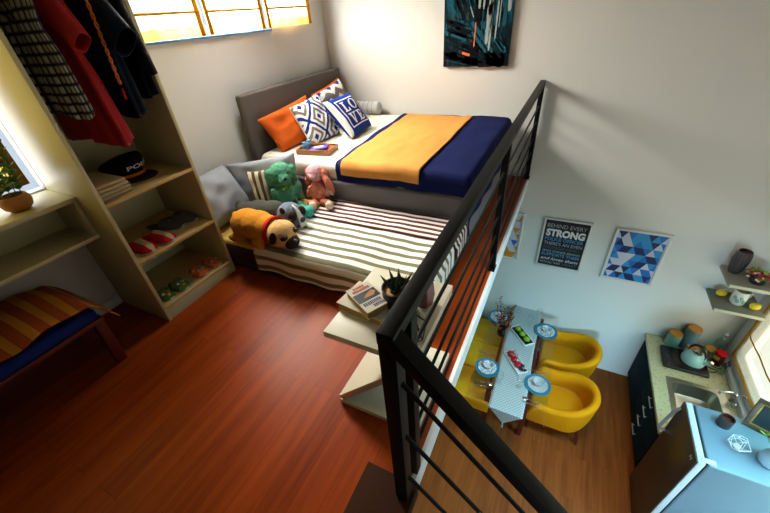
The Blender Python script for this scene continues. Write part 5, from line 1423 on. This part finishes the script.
m = MB(); lo_ = [WC + V((.036 * math.cos(a), .036 * math.sin(a), .003)) for a in [2 * PI * q / 5 for q in range(5)]]; md = [WC + V((.07 * math.cos(a), .07 * math.sin(a), .055)) for a in [2 * PI * (q + .5) / 5 for q in range(5)]]; tp = [WC + V((.03 * math.cos(a), .03 * math.sin(a), .112)) for a in [2 * PI * (q + .5) / 5 for q in range(5)]]
for q in range(5):
    for a, c in ((lo_[q], lo_[(q + 1) % 5]), (lo_[q], md[q]), (lo_[(q + 1) % 5], md[q]), (md[q], tp[q]), (tp[q], tp[(q + 1) % 5]), (md[q], md[(q + 1) % 5])): m.tube([a, c], .0026, 6)
obj('wire_frame', m, 'wire_white', t)
m = MB(); m.cyl(WC + V((0, 0, .005)), WC + V((0, 0, .022)), .022, n=20); obj('candle', m, 'mug_white', t)
# leaning picture frame
t = thing('picture_frame', 'dark wooden picture frame leaning on the refrigerator by the window', 'picture frame', (1.95, 2.55, z))
o_ = V((1.735, 2.555, z + .003)); ux = V((.93, -.36, 0)).normalized(); nrm = V((-.36, -.93, 0)).normalized(); uy = (V((0, 0, 1)) - nrm * .30).normalized()
def FR(m, a0, a1, c0_, c1_, d0, d1): m.obox(o_ + ux * ((a0 + a1) / 2) + uy * ((c0_ + c1_) / 2) + nrm * ((d0 + d1) / 2), (ux, uy, ux.cross(uy)), ((a1 - a0) / 2, (c1_ - c0_) / 2, abs(d1 - d0) / 2), .002)
Wf, Hf = .36, .27
m = MB(); FR(m, 0, Wf, 0, .03, 0, .02); FR(m, 0, Wf, Hf - .03, Hf, 0, .02); FR(m, 0, .03, .03, Hf - .03, 0, .02); FR(m, Wf - .03, Wf, .03, Hf - .03, 0, .02); obj('frame', m, 'frame_dark', t)
m = MB(); FR(m, .03, Wf - .03, .03, .04, .006, .016); FR(m, .03, Wf - .03, Hf - .04, Hf - .03, .006, .016); FR(m, .03, .04, .04, Hf - .04, .006, .016); FR(m, Wf - .04, Wf - .03, .04, Hf - .04, .006, .016); obj('fillet', m, 'gold_edge', t)
m = MB(); FR(m, .04, Wf - .04, .04, Hf - .04, .002, .008); obj('picture', m, 'picture_dark', t)
m = MB(); q0 = o_ + ux * .18 + uy * .16 - nrm * .004; q1 = V((q0.x - nrm.x * .11, q0.y - nrm.y * .11, z + .006)); m.tube([q0, q1], .006, 6); obj('stand', m, 'frame_dark', t)
PV = V((1.815, 2.25, z)); t = thing('vase_of_greenery', 'pale blue vase with green sprigs on the refrigerator', 'vase', PV)
m = MB(); m.lathe(PV, [(0, 0), (.05, 0), (.066, .02), (.070, .06), (.056, .11), (.04, .14), (.043, .155), (.039, .155), (.036, .14), (.05, .11), (.06, .06), (0, .02)], 36); obj('body', m, 'pale_blue', t)
st = MB(); lf = MB(); R = random.Random(21)
for i in range(16):
    a = i * 2.4; p0_ = PV + V((0, 0, .10)); p1_ = PV + V((math.cos(a) * (.03 + .10 * R.random()), math.sin(a) * (.03 + .10 * R.random()), .20 + .14 * R.random()))
    st.tube([p0_, p1_], .002, 5)
    for q in range(6):
        o = p0_.lerp(p1_, .35 + .65 * q / 5); aa = R.random() * 6.3; leaf(lf, o, (math.cos(aa), math.sin(aa), .7), (0, 0, 1), .055, .014, .3)
obj('stems', st, 'leaf', t); obj('leaves', lf, 'leaf_lime', t, 60)

# ------------------------------------------------------------------ camera
cam = bpy.data.cameras.new('camera'); co = bpy.data.objects.new('camera', cam); COL.objects.link(co)
cam.sensor_fit = 'HORIZONTAL'; cam.sensor_width = 36; cam.lens = 349.1233 / 770 * 36; cam.clip_start = .02; cam.clip_end = 60
cam.shift_x = 0; cam.shift_y = 0
Rm = Matrix(((0.89611517, -0.20088134, 0.39575787), (0.43807387, 0.54338837, -0.71611477), (-0.07119613, 0.81509249, 0.57493943)))
co.matrix_world = Matrix.Translation((0, 0, 1.65)) @ Rm.to_4x4()
SC.camera = co

# ------------------------------------------------------------------ light
def area(name, loc, tgt, sx, sy, e, col=(1, 1, 1), spread=PI):
    l = bpy.data.lights.new(name, 'AREA'); l.shape = 'RECTANGLE'; l.size = sx; l.size_y = sy; l.energy = e; l.color = col; l.spread = spread
    o = bpy.data.objects.new(name, l); COL.objects.link(o); o.location = loc
    o.rotation_euler = (V(tgt) - V(loc)).to_track_quat('-Z', 'Y').to_euler(); return o
area('daylight_bed_window', (XL - .50, 2.71, 2.40), (XL + 1, 2.65, .70), 1.0, 2.2, 820, (1.0, .99, .975), 1.95)
area('daylight_desk_window', (XL - .45, .30, 1.55), (XL + .5, .30, 1.5), 1.3, 2.9, 34, (1, .98, .94), 2.2)
area('daylight_kitchen_window', (XR + .38, 2.0, -.20), (XR - .65, 2.0, -1.65), .7, 3.3, 110, (.28, .76, 1.0), 1.9)
area('daylight_kitchen_curtain', (XR + .17, 2.4, -1.40), (XR - 1, 2.4, -1.40), 3.4, 1.4, 34, (1.0, .965, .86))
area('daylight_door', (1.35, YF - .55, DZ1 - .25), (1.78, 2.06, -1.85), 1.0, 1.0, 30, (.50, .83, 1.0), .9)
def fill_spot(x, y, e, size, tilt=0, col=(1, .95, .86)):  # added spot without a visible fixture, fills in light from above
    l = bpy.data.lights.new('added_fill_spot', 'SPOT'); l.energy = e; l.color = col; l.spot_size = size; l.spot_blend = 1; l.shadow_soft_size = .18
    o = bpy.data.objects.new('added_fill_spot', l); COL.objects.link(o); o.location = (x, y, 2.56); o.rotation_euler = (tilt, 0, 0)
fill_spot(-2.05, 2.40, 105, 1.75, -.06, (1, .985, .96))  # added fill to lift the bed, trundle and left wall
fill_spot(.15, 1.75, 270, .92, 0, (1, .9, .74))  # added fill pooling on the dining floor, chairs and bench
wd = bpy.data.worlds.new('world'); SC.world = wd; wd.use_nodes = True
bg = wd.node_tree.nodes['Background']; bg.inputs[0].default_value = (.75, .87, 1, 1); bg.inputs[1].default_value = .9
SC.cycles.max_bounces = 10; SC.cycles.transparent_max_bounces = 16; SC.cycles.diffuse_bounces = 2
SC.cycles.sample_clamp_indirect = 6; SC.cycles.use_denoising = True
vs = SC.view_settings; vs.view_transform = 'Standard'; vs.look = 'None'; vs.gamma = 1; vs.use_curve_mapping = False; vs.exposure = -0.16
